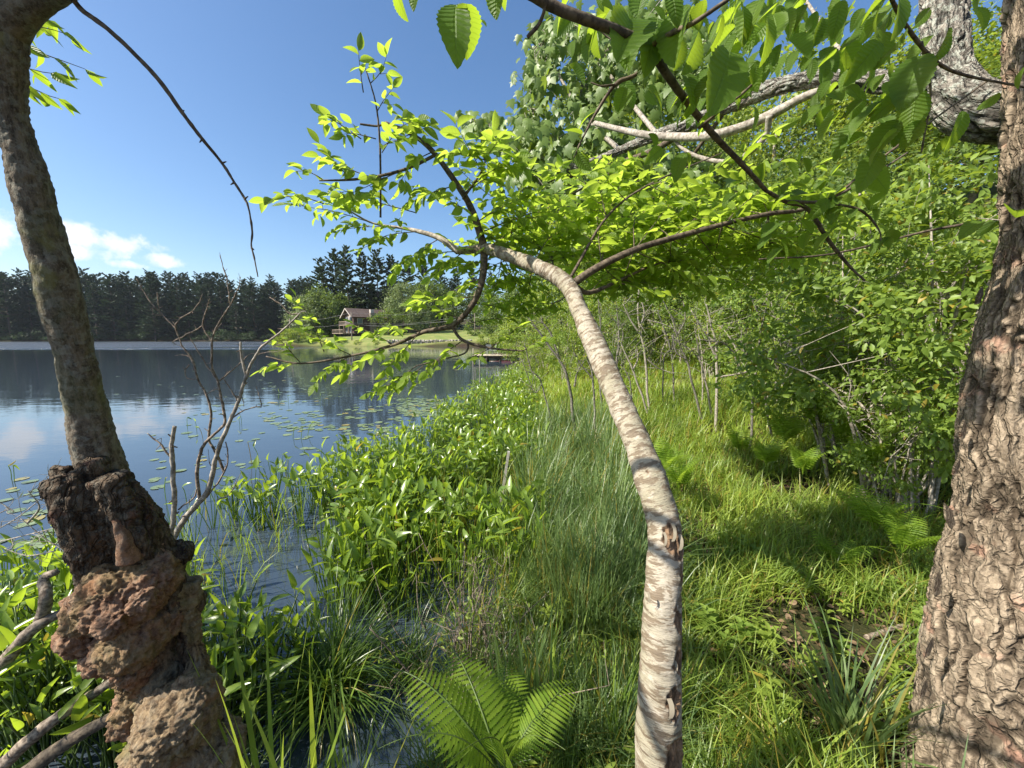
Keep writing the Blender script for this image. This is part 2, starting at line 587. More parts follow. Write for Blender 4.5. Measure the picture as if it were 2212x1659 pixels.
def mat_bark(name, light, dark, red, lichen=0.0, moss=0.0, plates=0.0):
    s = NT(name)
    u = s.attr('uvw').outputs['Vector']
    crack = s.attr('rnd').outputs['Fac']
    f = s.noise(u, 1, 6, 0.68, (55, 55, 20))
    f2 = s.noise(u, 9, 3)
    f3 = s.noise(u, 160, 4, 0.7)
    f4 = s.noise(u, 4.5, 3)
    col = s.mix(s.ramp(f, 0.32, 0.68), dark, light)
    col = s.mix(s.math('MULTIPLY', s.ramp(f3, 0.45, 0.7), 0.4), col, tuple(min(1, a * 1.5) for a in light))
    col = s.mix(s.math('MULTIPLY', s.ramp(f2, 0.60, 0.68), 0.7), col, red)
    ph = None
    if plates:
        wn = s.n.new('ShaderNodeTexNoise'); wn.inputs['Scale'].default_value = 13; wn.inputs['Detail'].default_value = 4; s.l.new(u, wn.inputs['Vector'])
        sc2 = s.n.new('ShaderNodeVectorMath'); sc2.operation = 'MULTIPLY_ADD'
        s.l.new(wn.outputs['Color'], sc2.inputs[0]); sc2.inputs[1].default_value = (.06, .06, .22); s.l.new(u, sc2.inputs[2])
        hs = []
        for k_, stz in enumerate([(24, 24, 3.8), (62, 62, 15)]):
            mp = s.n.new('ShaderNodeMapping'); mp.inputs['Scale'].default_value = tuple(a * plates for a in stz); s.l.new(sc2.outputs[0], mp.inputs['Vector'])
            vo = s.n.new('ShaderNodeTexVoronoi'); vo.feature = 'DISTANCE_TO_EDGE'; vo.inputs['Scale'].default_value = 1; s.l.new(mp.outputs[0], vo.inputs['Vector'])
            vc = s.n.new('ShaderNodeTexVoronoi'); vc.inputs['Scale'].default_value = 1; s.l.new(mp.outputs[0], vc.inputs['Vector'])
            hs.append((s.ramp(vo.outputs['Distance'], 0.0, .10 + .05 * k_), s.math('MULTIPLY', vc.outputs['Color'], 1.0)))
        col = s.mix(s.math('MULTIPLY', s.math('SUBTRACT', hs[0][1], .25), 0.55, clamp=True), col, tuple(min(1, a * 1.35) for a in light))
        col = s.mix(s.math('MULTIPLY', s.ramp(hs[1][1], .5, .9), .45), col, tuple(a * .8 for a in dark))
        col = s.mix(s.math('MULTIPLY', s.math('SUBTRACT', 1, hs[0][0]), .45), col, tuple(a * .38 for a in dark))
        col = s.mix(s.math('MULTIPLY', s.math('SUBTRACT', 1, hs[1][0]), .3), col, tuple(a * .5 for a in dark))
        ph = s.math('ADD', s.math('ADD', s.math('MULTIPLY', hs[0][0], 1.2), s.math('MULTIPLY', hs[1][0], .5)), s.math('MULTIPLY', hs[0][1], .9))
    if lichen:
        l1 = s.noise(s.pos(), 42, 5, 0.65)
        col = s.mix(s.math('MULTIPLY', s.ramp(l1, 0.50, 0.56), lichen), col, (0.38, 0.40, 0.34))
        l2 = s.noise(s.pos(), 75, 3, 0.6)
        col = s.mix(s.math('MULTIPLY', s.ramp(l2, 0.60, 0.66), lichen), col, (0.05, 0.05, 0.045))
    if moss:
        col = s.mix(s.math('MULTIPLY', s.ramp(f4, 0.5, 0.62), moss), col, (0.12, 0.15, 0.04))
    col = s.mix(s.math('MULTIPLY', s.ramp(crack, 0.35, 0.9), 0.75), col, tuple(a * 0.35 for a in dark))
    h = s.math('ADD', f, s.math('MULTIPLY', f3, 0.5))
    if ph is not None: h = s.math('ADD', h, ph)
    return s.done(col, 0.88, 0.2, bump=h, bump_d=0.006 if plates else 0.008, bump_s=1.0)


def flat_mat(name, a, b, scale=20, rough=0.8, spec=0.3, bump=0.004, stretch=None, metallic=0.0):
    s = NT(name)
    tc = s.N('ShaderNodeTexCoord').outputs['Object']
    f = s.noise(tc, scale, 5, 0.6, stretch)
    col = s.mix(s.ramp(f, 0.35, 0.65), a, b)
    rr = s.N('ShaderNodeObjectInfo').outputs['Random']
    col = s.mix(s.math('MULTIPLY', rr, 0.35), col, tuple(x * 0.55 for x in a))
    return s.done(col, rough, spec, bump=f, bump_d=bump, metallic=metallic)


M = {}
M['birch'] = mat_birch()
M['bark_right'] = mat_bark('furrowed_grey_brown_bark', (0.35, 0.28, 0.20), (0.12, 0.088, 0.058), (0.36, 0.19, 0.13), plates=1.0)
M['bark_lichen'] = mat_bark('lichen_covered_bark', (0.30, 0.27, 0.23), (0.10, 0.09, 0.075), (0.2, 0.16, 0.11), lichen=0.7, plates=1.3)
M['bark_left'] = mat_bark('grey_olive_smooth_bark', (0.21, 0.175, 0.13), (0.05, 0.04, 0.03), (0.22, 0.2, 0.09), lichen=0.25, moss=0.2)
M['bark_old'] = mat_bark('dark_rotten_bark', (0.12, 0.085, 0.055), (0.03, 0.02, 0.013), (0.16, 0.075, 0.05), lichen=0.12, plates=1.2)
M['burl'] = mat_bark('reddish_burl_wood', (0.30, 0.18, 0.11), (0.085, 0.042, 0.026), (0.28, 0.11, 0.07), lichen=0.10, moss=0.25)
M['burl_pale'] = mat_bark('tan_mossy_burl_wood', (0.28, 0.205, 0.12), (0.085, 0.052, 0.03), (0.26, 0.14, 0.08), lichen=0.1, moss=0.35)
M['twig_dark'] = twig_mat('dark_twig_bark', (0.055, 0.04, 0.028), (0.16, 0.125, 0.085))
M['twig_grey'] = twig_mat('grey_twig_bark', (0.19, 0.165, 0.13), (0.40, 0.36, 0.30))
M['twig_pale'] = twig_mat('bleached_twig_bark', (0.20, 0.17, 0.135), (0.42, 0.38, 0.32))
M['twig_sapling'] = twig_mat('sapling_bark', (0.085, 0.078, 0.06), (0.22, 0.205, 0.165))
M['twig_dead'] = twig_mat('dead_twig_bark', (0.10, 0.075, 0.055), (0.32, 0.26, 0.20))
M['leaf_lime'] = leaf_mat('lime_green_leaf', (0.12, 0.20, 0.02), (0.22, 0.31, 0.035), (0.54, 0.72, 0.07), 0.54, 0.45, 0.35, veins=7)
M['leaf_big'] = leaf_mat('pleated_green_leaf', (0.055, 0.11, 0.012), (0.10, 0.17, 0.02), (0.46, 0.64, 0.04), 0.48, 0.5, 0.3, veins=11)
M['leaf_maple'] = leaf_mat('maple_leaf', (0.09, 0.15, 0.03), (0.20, 0.28, 0.07), (0.36, 0.50, 0.05), 0.34, 0.45, 0.45, veins=0)
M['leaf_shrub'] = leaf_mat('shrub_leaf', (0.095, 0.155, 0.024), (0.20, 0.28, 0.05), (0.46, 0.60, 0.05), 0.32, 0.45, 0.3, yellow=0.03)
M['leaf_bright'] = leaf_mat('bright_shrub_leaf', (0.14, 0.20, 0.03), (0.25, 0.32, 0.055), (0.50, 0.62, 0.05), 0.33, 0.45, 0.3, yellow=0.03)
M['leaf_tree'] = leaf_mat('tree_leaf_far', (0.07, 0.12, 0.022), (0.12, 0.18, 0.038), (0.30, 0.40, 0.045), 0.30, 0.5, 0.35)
M['leaf_pale'] = leaf_mat('pale_grey_green_leaf', (0.12, 0.165, 0.06), (0.20, 0.25, 0.10), (0.28, 0.36, 0.09), 0.3, 0.5, 0.35)
M['needle'] = leaf_mat('pine_needles', (0.034, 0.060, 0.036), (0.070, 0.105, 0.058), (0.05, 0.08, 0.03), 0.2, 0.6, 0.2)  # lightened and blued: some distance haze is put into the needle colour
M['needle_near'] = leaf_mat('pine_needles_near', (0.045, 0.07, 0.034), (0.085, 0.12, 0.055), (0.09, 0.13, 0.05), 0.22, 0.6, 0.2)
M['leaf_pickerel'] = leaf_mat('glossy_arrow_leaf', (0.09, 0.16, 0.02), (0.22, 0.31, 0.05), (0.46, 0.62, 0.04), 0.42, 0.30, 0.65, veins=0, yellow=0.02)
M['stem_green'] = leaf_mat('green_stem', (0.07, 0.12, 0.02), (0.11, 0.16, 0.03), (0.15, 0.25, 0.03), 0.15)
M['grass'] = leaf_mat('grass_blade', (0.10, 0.17, 0.02), (0.28, 0.37, 0.06), (0.50, 0.66, 0.05), 0.36, 0.42, 0.4, yellow=0.14, patchy=.45)
M['grass_blue'] = leaf_mat('blue_green_blade', (0.09, 0.15, 0.045), (0.20, 0.28, 0.09), (0.30, 0.42, 0.08), 0.38, 0.4, 0.45, yellow=0.08, patchy=.4)
M['grass_lime'] = leaf_mat('lime_blade', (0.18, 0.26, 0.035), (0.35, 0.43, 0.075), (0.62, 0.74, 0.07), 0.42, 0.4, 0.4, yellow=0.09, patchy=.4)
M['sedge'] = leaf_mat('sedge_blade', (0.06, 0.12, 0.02), (0.14, 0.21, 0.04), (0.28, 0.42, 0.04), 0.4, 0.36, 0.5, yellow=0.04)
M['fern'] = leaf_mat('fern_green', (0.13, 0.22, 0.02), (0.20, 0.29, 0.03), (0.46, 0.64, 0.05), 0.45, 0.5, 0.3)
M['lily'] = leaf_mat('lily_pad_green', (0.13, 0.18, 0.06), (0.22, 0.27, 0.10), (0.1, 0.2, 0.03), 0.05, 0.22, 0.7, yellow=0.08)



# ------------------------------------------------------------------ ground and water
def xs(y):
    return np.interp(y, [-20, 0.2, 0.9, 1.6, 2.5, 3.6, 5, 10, 20, 36, 60, 80, 97], [-6, -2.2, -0.75, -0.42, -0.2, 0.1, 0.1, 0.5, 1.0, 2.6, 3.5, 3.0, -2])


def ground_z(x, y):
    x = np.asarray(x, float); y = np.asarray(y, float)
    near = np.where(y < 99, x - xs(y) + 0.22 * np.sin(y * 2.1) + 0.1 * np.sin(y * 5.3 + 1), -1e3)
    lawn = np.minimum(y - 97 - 1.2 * np.sin(x * 0.13), x + 58 + 2 * np.sin(y * .2))
    far = y - 231 - 3 * np.sin(x * 0.05)
    sd = np.maximum(np.maximum(near, lawn), far)
    h = np.where(sd < 0, -0.06 - 0.6 * sstep(0, 3, -sd), 0.02 + 0.24 * sstep(0, 1.6, sd))
    h = h + 0.32 * np.exp(-((x - 0.5) ** 2 + (y + 0.3) ** 2) / 1.3)
    h = h + 0.30 * np.exp(-((x + 0.98) ** 2 + (y - 1.25) ** 2) / 0.10)
    m = sstep(0, 5, near)
    h = h + np.where(y < 99, m * np.clip(0.18 * ((x - 2.6) * 0.7 + (y - 9) * 0.45), 0, 6), 0)
    xb = np.interp(y, [0, 6, 12, 18, 30, 60, 90], [4.5, 6, 8.5, 14, 20, 20, 30])
    h = h + np.clip(0.5 * (x - xb), 0, 9)
    h = h + np.where(lawn > 0, 1.15 * sstep(0.5, 2.2, lawn) + 0.088 * np.clip(np.minimum(lawn, y - 97), 0, 90), 0)
    h = h + np.where(far > 0, np.clip(0.13 * far, 0, 16), 0)
    return h


def build_ground():
    gx = np.unique(np.round(np.concatenate([np.arange(-600, -60, 30), np.arange(-60, -6, 2), np.arange(-6, 10, 0.1), np.arange(10, 60, 1.5), np.arange(60, 620, 40)]), 3))
    gy = np.unique(np.round(np.concatenate([np.arange(-60, -4, 8), np.arange(-4, 14, 0.1), np.arange(14, 40, 1), np.arange(40, 240, 2.5), np.arange(240, 1300, 50)]), 3))
    X, Y = np.meshgrid(gx, gy)
    Z = ground_z(X, Y)
    nearm = (np.abs(X) < 12) & (Y < 16) & (Y > -4)
    q = np.stack([X.ravel(), Y.ravel(), 0 * X.ravel()], 1)
    Z = Z + nearm * (0.05 * fbm(q * 1.7, 4).reshape(X.shape) + 0.012 * fbm(q * 9, 2).reshape(X.shape))
    V = np.stack([X, Y, Z], -1).reshape(-1, 3)
    nx, ny = len(gx), len(gy)
    i = np.arange(ny - 1)[:, None] * nx; j = np.arange(nx - 1)[None]
    Q = np.stack([i + j, i + j + 1, i + nx + j + 1, i + nx + j], -1).reshape(-1, 4)
    s = NT('ground_soil_and_lawn')
    p = s.pos()
    f = s.noise(p, 3.0, 6, 0.65)
    f2 = s.noise(p, 38, 4, 0.7)
    f3 = s.noise(p, 0.35, 4, 0.6)
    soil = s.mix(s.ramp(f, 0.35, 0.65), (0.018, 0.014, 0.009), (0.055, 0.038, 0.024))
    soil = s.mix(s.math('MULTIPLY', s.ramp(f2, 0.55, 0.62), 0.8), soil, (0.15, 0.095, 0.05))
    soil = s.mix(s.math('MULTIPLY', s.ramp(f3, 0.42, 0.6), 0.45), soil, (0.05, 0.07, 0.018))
    grass = s.mix(s.ramp(f3, 0.4, 0.6), (0.15, 0.20, 0.055), (0.25, 0.25, 0.09))
    grass = s.mix(s.math('MULTIPLY', s.ramp(f, 0.4, 0.65), 0.4), grass, (0.11, 0.17, 0.04))
    sep = s.N('ShaderNodeSeparateXYZ'); s.l.new(p, sep.inputs[0])
    lawnf = s.math('MULTIPLY', s.ramp(sep.outputs[1], 96, 99), s.ramp(sep.outputs[1], 158, 140))
    mead = s.math('MULTIPLY', s.ramp(sep.outputs[1], 9, 15), s.ramp(sep.outputs[1], 60, 30))
    col = s.mix(s.math('MAXIMUM', lawnf, s.math('MULTIPLY', mead, 0.8)), soil, grass)
    bank = s.math('MULTIPLY', s.ramp(sep.outputs[0], 5.2, 6.4), s.math('MULTIPLY', s.ramp(sep.outputs[1], 13, 10), s.ramp(f, .35, .6)))
    col = s.mix(s.math('MULTIPLY', bank, .8), col, (0.30, 0.235, 0.18))
    m = s.done(col, 0.95, 0.1, bump=f2, bump_d=0.02)
    g = G().add(V, [Q])
    g.build('ground', m, kind='structure')

    # water
    s = NT('lake_water')
    p = s.pos()
    sep = s.N('ShaderNodeSeparateXYZ'); s.l.new(p, sep.inputs[0])
    w1 = s.noise(p, 1.0, 3, 0.5, (1.1, 2.6, 1))
    w2 = s.noise(p, 1.0, 2, 0.5, (0.16, 0.45, 1))
    w3 = s.noise(p, 1.0, 3, 0.6, (5, 9, 1))
    y_ = sep.outputs[1]
    # wind-ruffled strip far out on the open lake
    patch = s.noise(p, 1.0, 2, 0.5, (0.010, 0.09, 1))
    ruff = s.math('MULTIPLY', s.ramp(y_, 68, 84), s.ramp(y_, 226, 190))
    ruff = s.math('MULTIPLY', ruff, s.ramp(sep.outputs[0], -38, -60))
    ruff = s.math('MULTIPLY', ruff, s.ramp(patch, 0.36, 0.44))
    calm = s.ramp(y_, 3, 14)
    h = s.math('ADD', s.math('MULTIPLY', w1, 0.35), s.math('MULTIPLY', w2, 1.2))
    h = s.math('MULTIPLY', h, s.math('ADD', 0.08, s.math('MULTIPLY', calm, 0.26)))
    hr = s.noise(p, 1.0, 4, 0.7, (1.5, 3.5, 1))
    h = s.math('ADD', h, s.math('MULTIPLY', s.math('MULTIPLY', ruff, hr), 45.0))
    h = s.math('ADD', h, s.math('MULTIPLY', w3, 0.02))
    b = s.N('ShaderNodeBump'); b.inputs['Distance'].default_value = 0.035; b.inputs['Strength'].default_value = 1.0
    s.l.new(h, b.inputs['Height'])
    pr = s.N('ShaderNodeBsdfPrincipled')
    pr.inputs['Base Color'].default_value = (0.035, 0.050, 0.066, 1)
    s.l.new(s.math('ADD', 0.015, s.math('MULTIPLY', ruff, 0.34)), pr.inputs['Roughness'])
    pr.inputs['IOR'].default_value = 1.55
    pr.inputs['Specular IOR Level'].default_value = 0.5
    s.l.new(b.outputs[0], pr.inputs['Normal'])
    s.l.new(pr.outputs[0], s.out.inputs[0])
    g = G().add([(-620, -70, 0), (60, -70, 0), (60, 320, 0), (-620, 320, 0)], [np.array([[0, 1, 2, 3]])])
    g.build('water', s.m, kind='structure')


build_ground()


# ------------------------------------------------------------------ generic plants
def crown(g, n, centre, radii, clusters, tpl, size, spread=0.32, hollow=0.55, up=0.5, seed=1, droop=0.2):
    r = np.random.default_rng(seed)
    c = unit(r.normal(0, 1, (clusters, 3))) * (hollow + (1 - hollow) * r.random((clusters, 1)) ** 0.7)
    cc = np.asarray(centre) + c * np.asarray(radii)
    k = r.integers(0, clusters, n)
    cs = r.uniform(0.55, 1.3, clusters)[k][:, None]
    pos = cc[k] + r.normal(0, 1, (n, 3)) * np.asarray(radii) * spread * cs * (1, 1, 0.62)
    out = unit(pos - np.asarray(centre))
    d = unit(r.normal(0, 1, (n, 3)) + out * 0.8 - np.array([0, 0, droop]))
    nr = unit(np.array([0, 0, up]) + out * 0.45 + r.normal(0, 0.5, (n, 3)))
    scatter(g, tpl, pos, d, nr, size * r.uniform(0.65, 1.25, n), r.random(n))
    return cc


SMALL = leaf_tpl(2, 0.55, 0.42, 0.2, 0.15)
SMALL3 = leaf_tpl(3, 0.46, 0.42, 0.25, 0.2)


def broadleaf_meshes(name, mat, bark, H, rad, n, clusters, leaf, seed, base=0.3, trunk_r=0.16):
    """meshes of one tree, local origin at its foot"""
    g = G()
    c = (0, 0, H * (base + (1 - base) / 2))
    rr = (rad, rad, H * (1 - base) / 2)
    cc = crown(g, n, c, rr, clusters, SMALL, leaf, spread=0.17, seed=seed)
    cm = g.mesh('crown', mat)
    t = G()
    r = np.random.default_rng(seed + 50)
    p = np.array([[0, 0, -0.5], [0.02 * H, 0.01 * H, H * 0.3], [-0.01 * H, 0.02 * H, H * 0.6], [0, 0, H * 0.85]])
    q, rad_ = spline(p, 14, [trunk_r * 1.25, trunk_r, trunk_r * 0.6, trunk_r * 0.15])
    tube(t, q, rad_, 7)
    for i in r.permutation(len(cc))[:min(16, len(cc))]:
        e = cc[i]
        z0 = np.clip(e[2] - 0.35 * np.linalg.norm(e[:2]) - 0.1 * H, H * base * 0.5, H * 0.8)
        s0 = np.array([np.interp(z0, q[:, 2], q[:, 0]), np.interp(z0, q[:, 2], q[:, 1]), z0])
        mid = (s0 + e) / 2 + r.normal(0, 0.04 * rad, 3)
        qq, r2 = spline([s0, mid, e], 7, [trunk_r * 0.35, trunk_r * 0.22, trunk_r * 0.06])
        tube(t, qq, r2, 5)
    return cm, t.mesh('trunk', bark)


def pine_meshes(seed, mat, bark, H=30.0, rad=4.2, bare=0.12):
    r = np.random.default_rng(seed)
    t = G(); g = G()
    lean = r.normal(0, 0.25, 2)
    q, rr = spline([(0, 0, -1), (lean[0] * .3, lean[1] * .3, H * .5), (lean[0], lean[1], H)], 10, [0.34, 0.22, 0.03])
    tube(t, q, rr, 6)
    z = H * bare
    tri = (np.array([[-.5, 0, 0], [.5, 0, .04], [0, 1, .1], [-.28, .6, .22], [.3, .55, -.06]]), [np.array([[0, 1, 2], [0, 2, 3], [1, 2, 4]])], np.zeros((5, 3)))
    P_, D_, N_, S_ = [], [], [], []
    while z < H * 0.99:
        f = (z / H - bare) / (1 - bare)
        L = rad * (1.0 - f ** 1.9 * 0.80) * (0.6 + 0.4 * min(1, f * 4)) * r.uniform(0.75, 1.15)
        nb = r.integers(4, 7) if f < .9 else 4
        a0 = r.uniform(0, 6.28)
        for b in range(nb):
            if r.random() < 0.14: continue
            a = a0 + b * 2 * PI / nb + r.normal(0, 0.25)
            l = L * r.uniform(0.45, 1.2)
            ds = np.array([math.cos(a), math.sin(a), r.uniform(-0.12, 0.30) + 0.5 * f ** 3])
            base = np.array([lean[0] * f, lean[1] * f, z + r.uniform(-0.3, 0.3)])
            tube(t, [base, base + ds * l * 0.55, base + ds * l * 0.95 + (0, 0, 0.08 * l)], [0.06, 0.04, 0.015], 3, cap=False)
            nt = int(6 + l * 5.0)
            s = r.uniform(0.22, 1.05, nt)
            side = np.array([-ds[1], ds[0], 0])
            pos = base + ds * (s * l)[:, None] + side * (r.normal(0, 0.26, nt) * (0.25 + s * l * .38))[:, None] + np.stack([0 * s, 0 * s, 0.08 * l * s ** 2 + r.normal(0.05, 0.10, nt)], 1)
            P_.append(pos)
            D_.append(unit(ds + side * r.normal(0, 0.7, (nt, 1)) + np.array([0, 0, 0.25]) + r.normal(0, .2, (nt, 3))))
            N_.append(unit(np.array([0, 0, 1.0]) + r.normal(0, 0.45, (nt, 3))))
            S_.append(r.uniform(0.5, 1.1, nt) * (1.15 - 0.4 * f))
        z += r.uniform(0.7, 1.25) * (1.1 - 0.45 * f)
    P_ = np.concatenate(P_); n = len(P_)
    scatter(g, tri, P_, np.concatenate(D_), np.concatenate(N_), np.concatenate(S_), r.random(n) * 0.5)
    return g.mesh('crown', mat), t.mesh('trunk', bark)


def place_tree(name, meshes, loc, s, rot, label, cat, group, sz=1.0, names=('crown', 'trunk')):
    t = thing(name, loc, label, cat, group)
    t.rotation_euler = (0, 0, rot)
    t.scale = (s * sz, s * sz, s)
    for nm, me in zip(names, meshes):
        o = obj(nm, me, t, local=True)
        if nm == 'crown': o['kind'] = 'stuff'
    return t


# ------------------------------------------------------------------ far shore pines
TRUNK_FAR = flat_mat('far_trunk_bark', (0.09, 0.07, 0.055), (0.16, 0.13, 0.10), 3)
far_pines = [pine_meshes(s, M['needle'], TRUNK_FAR, 30, 6.6 + 0.6 * (s % 3), 0.04 + 0.03 * (s % 4)) for s in range(6)]
near_pines = [pine_meshes(s + 30, M['needle_near'], TRUNK_FAR, 30, 6.4, 0.08) for s in range(4)]
k = 0
for row, (Y, dx) in enumerate([(236, 9.5), (246, 10), (260, 11), (278, 12)]):
    xx = -340 + row * 3
    while xx < -52 + row * 6:
        x = xx + rng.normal(0, 2.0); y = Y + rng.normal(0, 2.5)
        px = proj(np.array([x, y, 20.]))[0]
        if px > -60 or row == 0 and px > -120:
            s = rng.uniform(0.86, 1.17) * (0.92 if row == 0 else 1.0)
            hfac = np.interp(px, [0, 150, 330, 480, 560, 650, 700], [1.24, 1.2, 1.18, 1.18, 1.12, 1.08, 1.0])
            place_tree('pine_tree', far_pines[k % 6], (x, y, float(ground_z(x, y)) - .2), s * hfac, rng.uniform(0, 6.28),
                       ['tall dark pine in the front row at the edge of the far shore', 'dark pine behind the front row on the far shore', 'dark pine in the third row of the far shore wood', 'pine at the back of the far shore wood, only its top against the sky'][row],
                       'pine tree', ['front row of pines on the far shore', 'second row of pines on the far shore', 'third row of pines on the far shore', 'back row of pines on the far shore'][row])
            k += 1
        xx += dx * rng.uniform(0.75, 1.25)
# low dark bushes along the far waterline
bush = broadleaf_meshes('bush', leaf_mat('dark_bank_leaf', (0.03, 0.055, 0.02), (0.05, 0.085, 0.03), (0.08, 0.14, 0.03), 0.25, 0.5, 0.3), TRUNK_FAR, 5.0, 3.6, 1500, 26, 0.5, 5, base=0.0)
xx = -320.0
while xx < -56:
    y = 233.5 + 3 * math.sin(xx * .05) + rng.normal(0, 0.6)
    if proj(np.array([xx, y, 2.]))[0] > -40:
        place_tree('waterside_bush', bush, (xx, y, float(ground_z(xx, y))), rng.uniform(0.6, 1.5), rng.uniform(0, 6), 'low dark bush at the waterline under the far shore pines', 'bush', 'bushes along the far waterline', sz=1.25)
    xx += rng.uniform(5, 9)

# ------------------------------------------------------------------ pines and broadleaf trees round the house
PL = [(690, 560, 145), (722, 545, 150), (748, 537, 143), (782, 548, 150), (812, 541, 147), (846, 556, 150), (880, 560, 146), (915, 566, 152), (665, 602, 150), (950, 575, 150), (985, 585, 155), (1020, 590, 150), (1060, 590, 150), (1100, 590, 155)]
desc = ['leaning over the lake end', 'second from the lake side', 'the tallest of the group, its crown open and tiered', 'behind the cabin roof', 'above the cabin chimney', 'to the right of the cabin chimney', 'behind the pale round tree', 'seen through the lime leaves right of the cabin', 'shortest, at the lake end of the group', 'behind the second pale tree', 'behind the pole', 'right of the pole', 'behind the dock shrubs', 'farthest right of the group']
for i, (px, py, Y) in enumerate(PL):
    q = P(px, py, Y)
    z0 = float(ground_z(q[0], q[1]))
    place_tree('pine_tree', near_pines[i % 4], (q[0], q[1], z0), (q[2] - z0) / 30.0, i * 1.3, 'white pine of the wood behind the cabin, ' + desc[i], 'pine tree', 'pines behind the cabin', sz=0.95)
tree_a = broadleaf_meshes('a', M['leaf_pale'], TRUNK_FAR, 14, 5.2, 7000, 60, 0.55, 3, base=0.08)
tree_b = broadleaf_meshes('b', M['leaf_tree'], TRUNK_FAR, 14, 4.8, 7000, 55, 0.5, 13, base=0.12)
tree_c = broadleaf_meshes('c', M['leaf_bright'], TRUNK_FAR, 14, 4.8, 7000, 60, 0.5, 23, base=0.1)
BT = [(665, 640, 134, 'a', 'pale green bushy tree at the lake end of the lawn, left of the cabin'), (702, 622, 137, 'b', 'round green tree just left of the cabin'),
      (735, 640, 140, 'b', 'dark green tree behind the left gable of the cabin'), (868, 612, 125, 'a', 'large pale grey green tree on the lawn right of the cabin'),
      (905, 640, 122, 'a', 'small pale tree with a bare stem in front of the dark wood'), (930, 600, 140, 'b', 'dark rounded tree behind the pale tree'),
      (985, 628, 135, 'b', 'dark tree behind the wires left of the pole'), (1045, 615, 135, 'b', 'dark tree right of the far pole'), (1085, 640, 90, 'b', 'green tree on the shore above the dock'),
      (1130, 600, 110, 'b', 'green tree above the far end of the dock'), (1180, 560, 80, 'b', 'green tree behind the leaning trunk'), (790, 640, 150, 'b', 'dark green tree behind the cabin roof')]
for i, (px, py, Y, kd, lb) in enumerate(BT):
    q = P(px, py, Y); z0 = float(ground_z(q[0], q[1]))
    s = (q[2] - z0) / 14.0
    place_tree('lawn_tree', {'a': tree_a, 'b': tree_b, 'c': tree_c}[kd], (q[0], q[1], z0 - .2), s, i * 1.7, lb, 'tree', 'trees round the lawn', sz=min(1.6, 0.9 / s + 0.25) if s < 0.8 else 1.0)
for i, (px, py, Y, s, lb) in enumerate([(838, 703, 116, 1.05, 'dark green clipped shrub covering the right end of the cabin'), (1036, 690, 112, .8, 'rounded bush beside the foot of the far pole'), (690, 730, 118, .5, 'low shrub at the lake end of the lawn'),
                                       (600, 742, 100, .38, 'yellow green waterside shrub at the tip of the lawn'), (622, 740, 99, .45, 'taller yellow green shrub near the tip of the lawn'), (645, 740, 98.5, .4, 'yellow green shrub below the lake end of the lawn'),
                                       (668, 742, 99, .3, 'low yellow green shrub below the cabin lawn'), (700, 744, 98, .22, 'small reedy shrub at the lawn waterline'), (735, 742, 99, .25, 'shrub at the water below the cabin pole'), (772, 744, 99, .2, 'tuft of shrub right of the cabin pole foot'), (812, 744, 99, .2, 'tuft of shrub left of the stone wall'), (1055, 742, 97, .5, 'shrub at the right end of the stone wall')]):
    q = P(px, py, Y); z0 = float(ground_z(q[0], q[1]))
    ms = broadleaf_meshes('s', M['leaf_tree'] if i < 3 else M['leaf_bright'], TRUNK_FAR, 5, 2.9, 1500, 26, 0.42, 70 + i, base=0.0, trunk_r=.08) if i in (0, 3) else ms
    place_tree('lawn_shrub', ms, (q[0], q[1], max(z0, 0) - .1), s * 1.35, i, lb, 'shrub', 'shrubs round the lawn', sz=1.15)


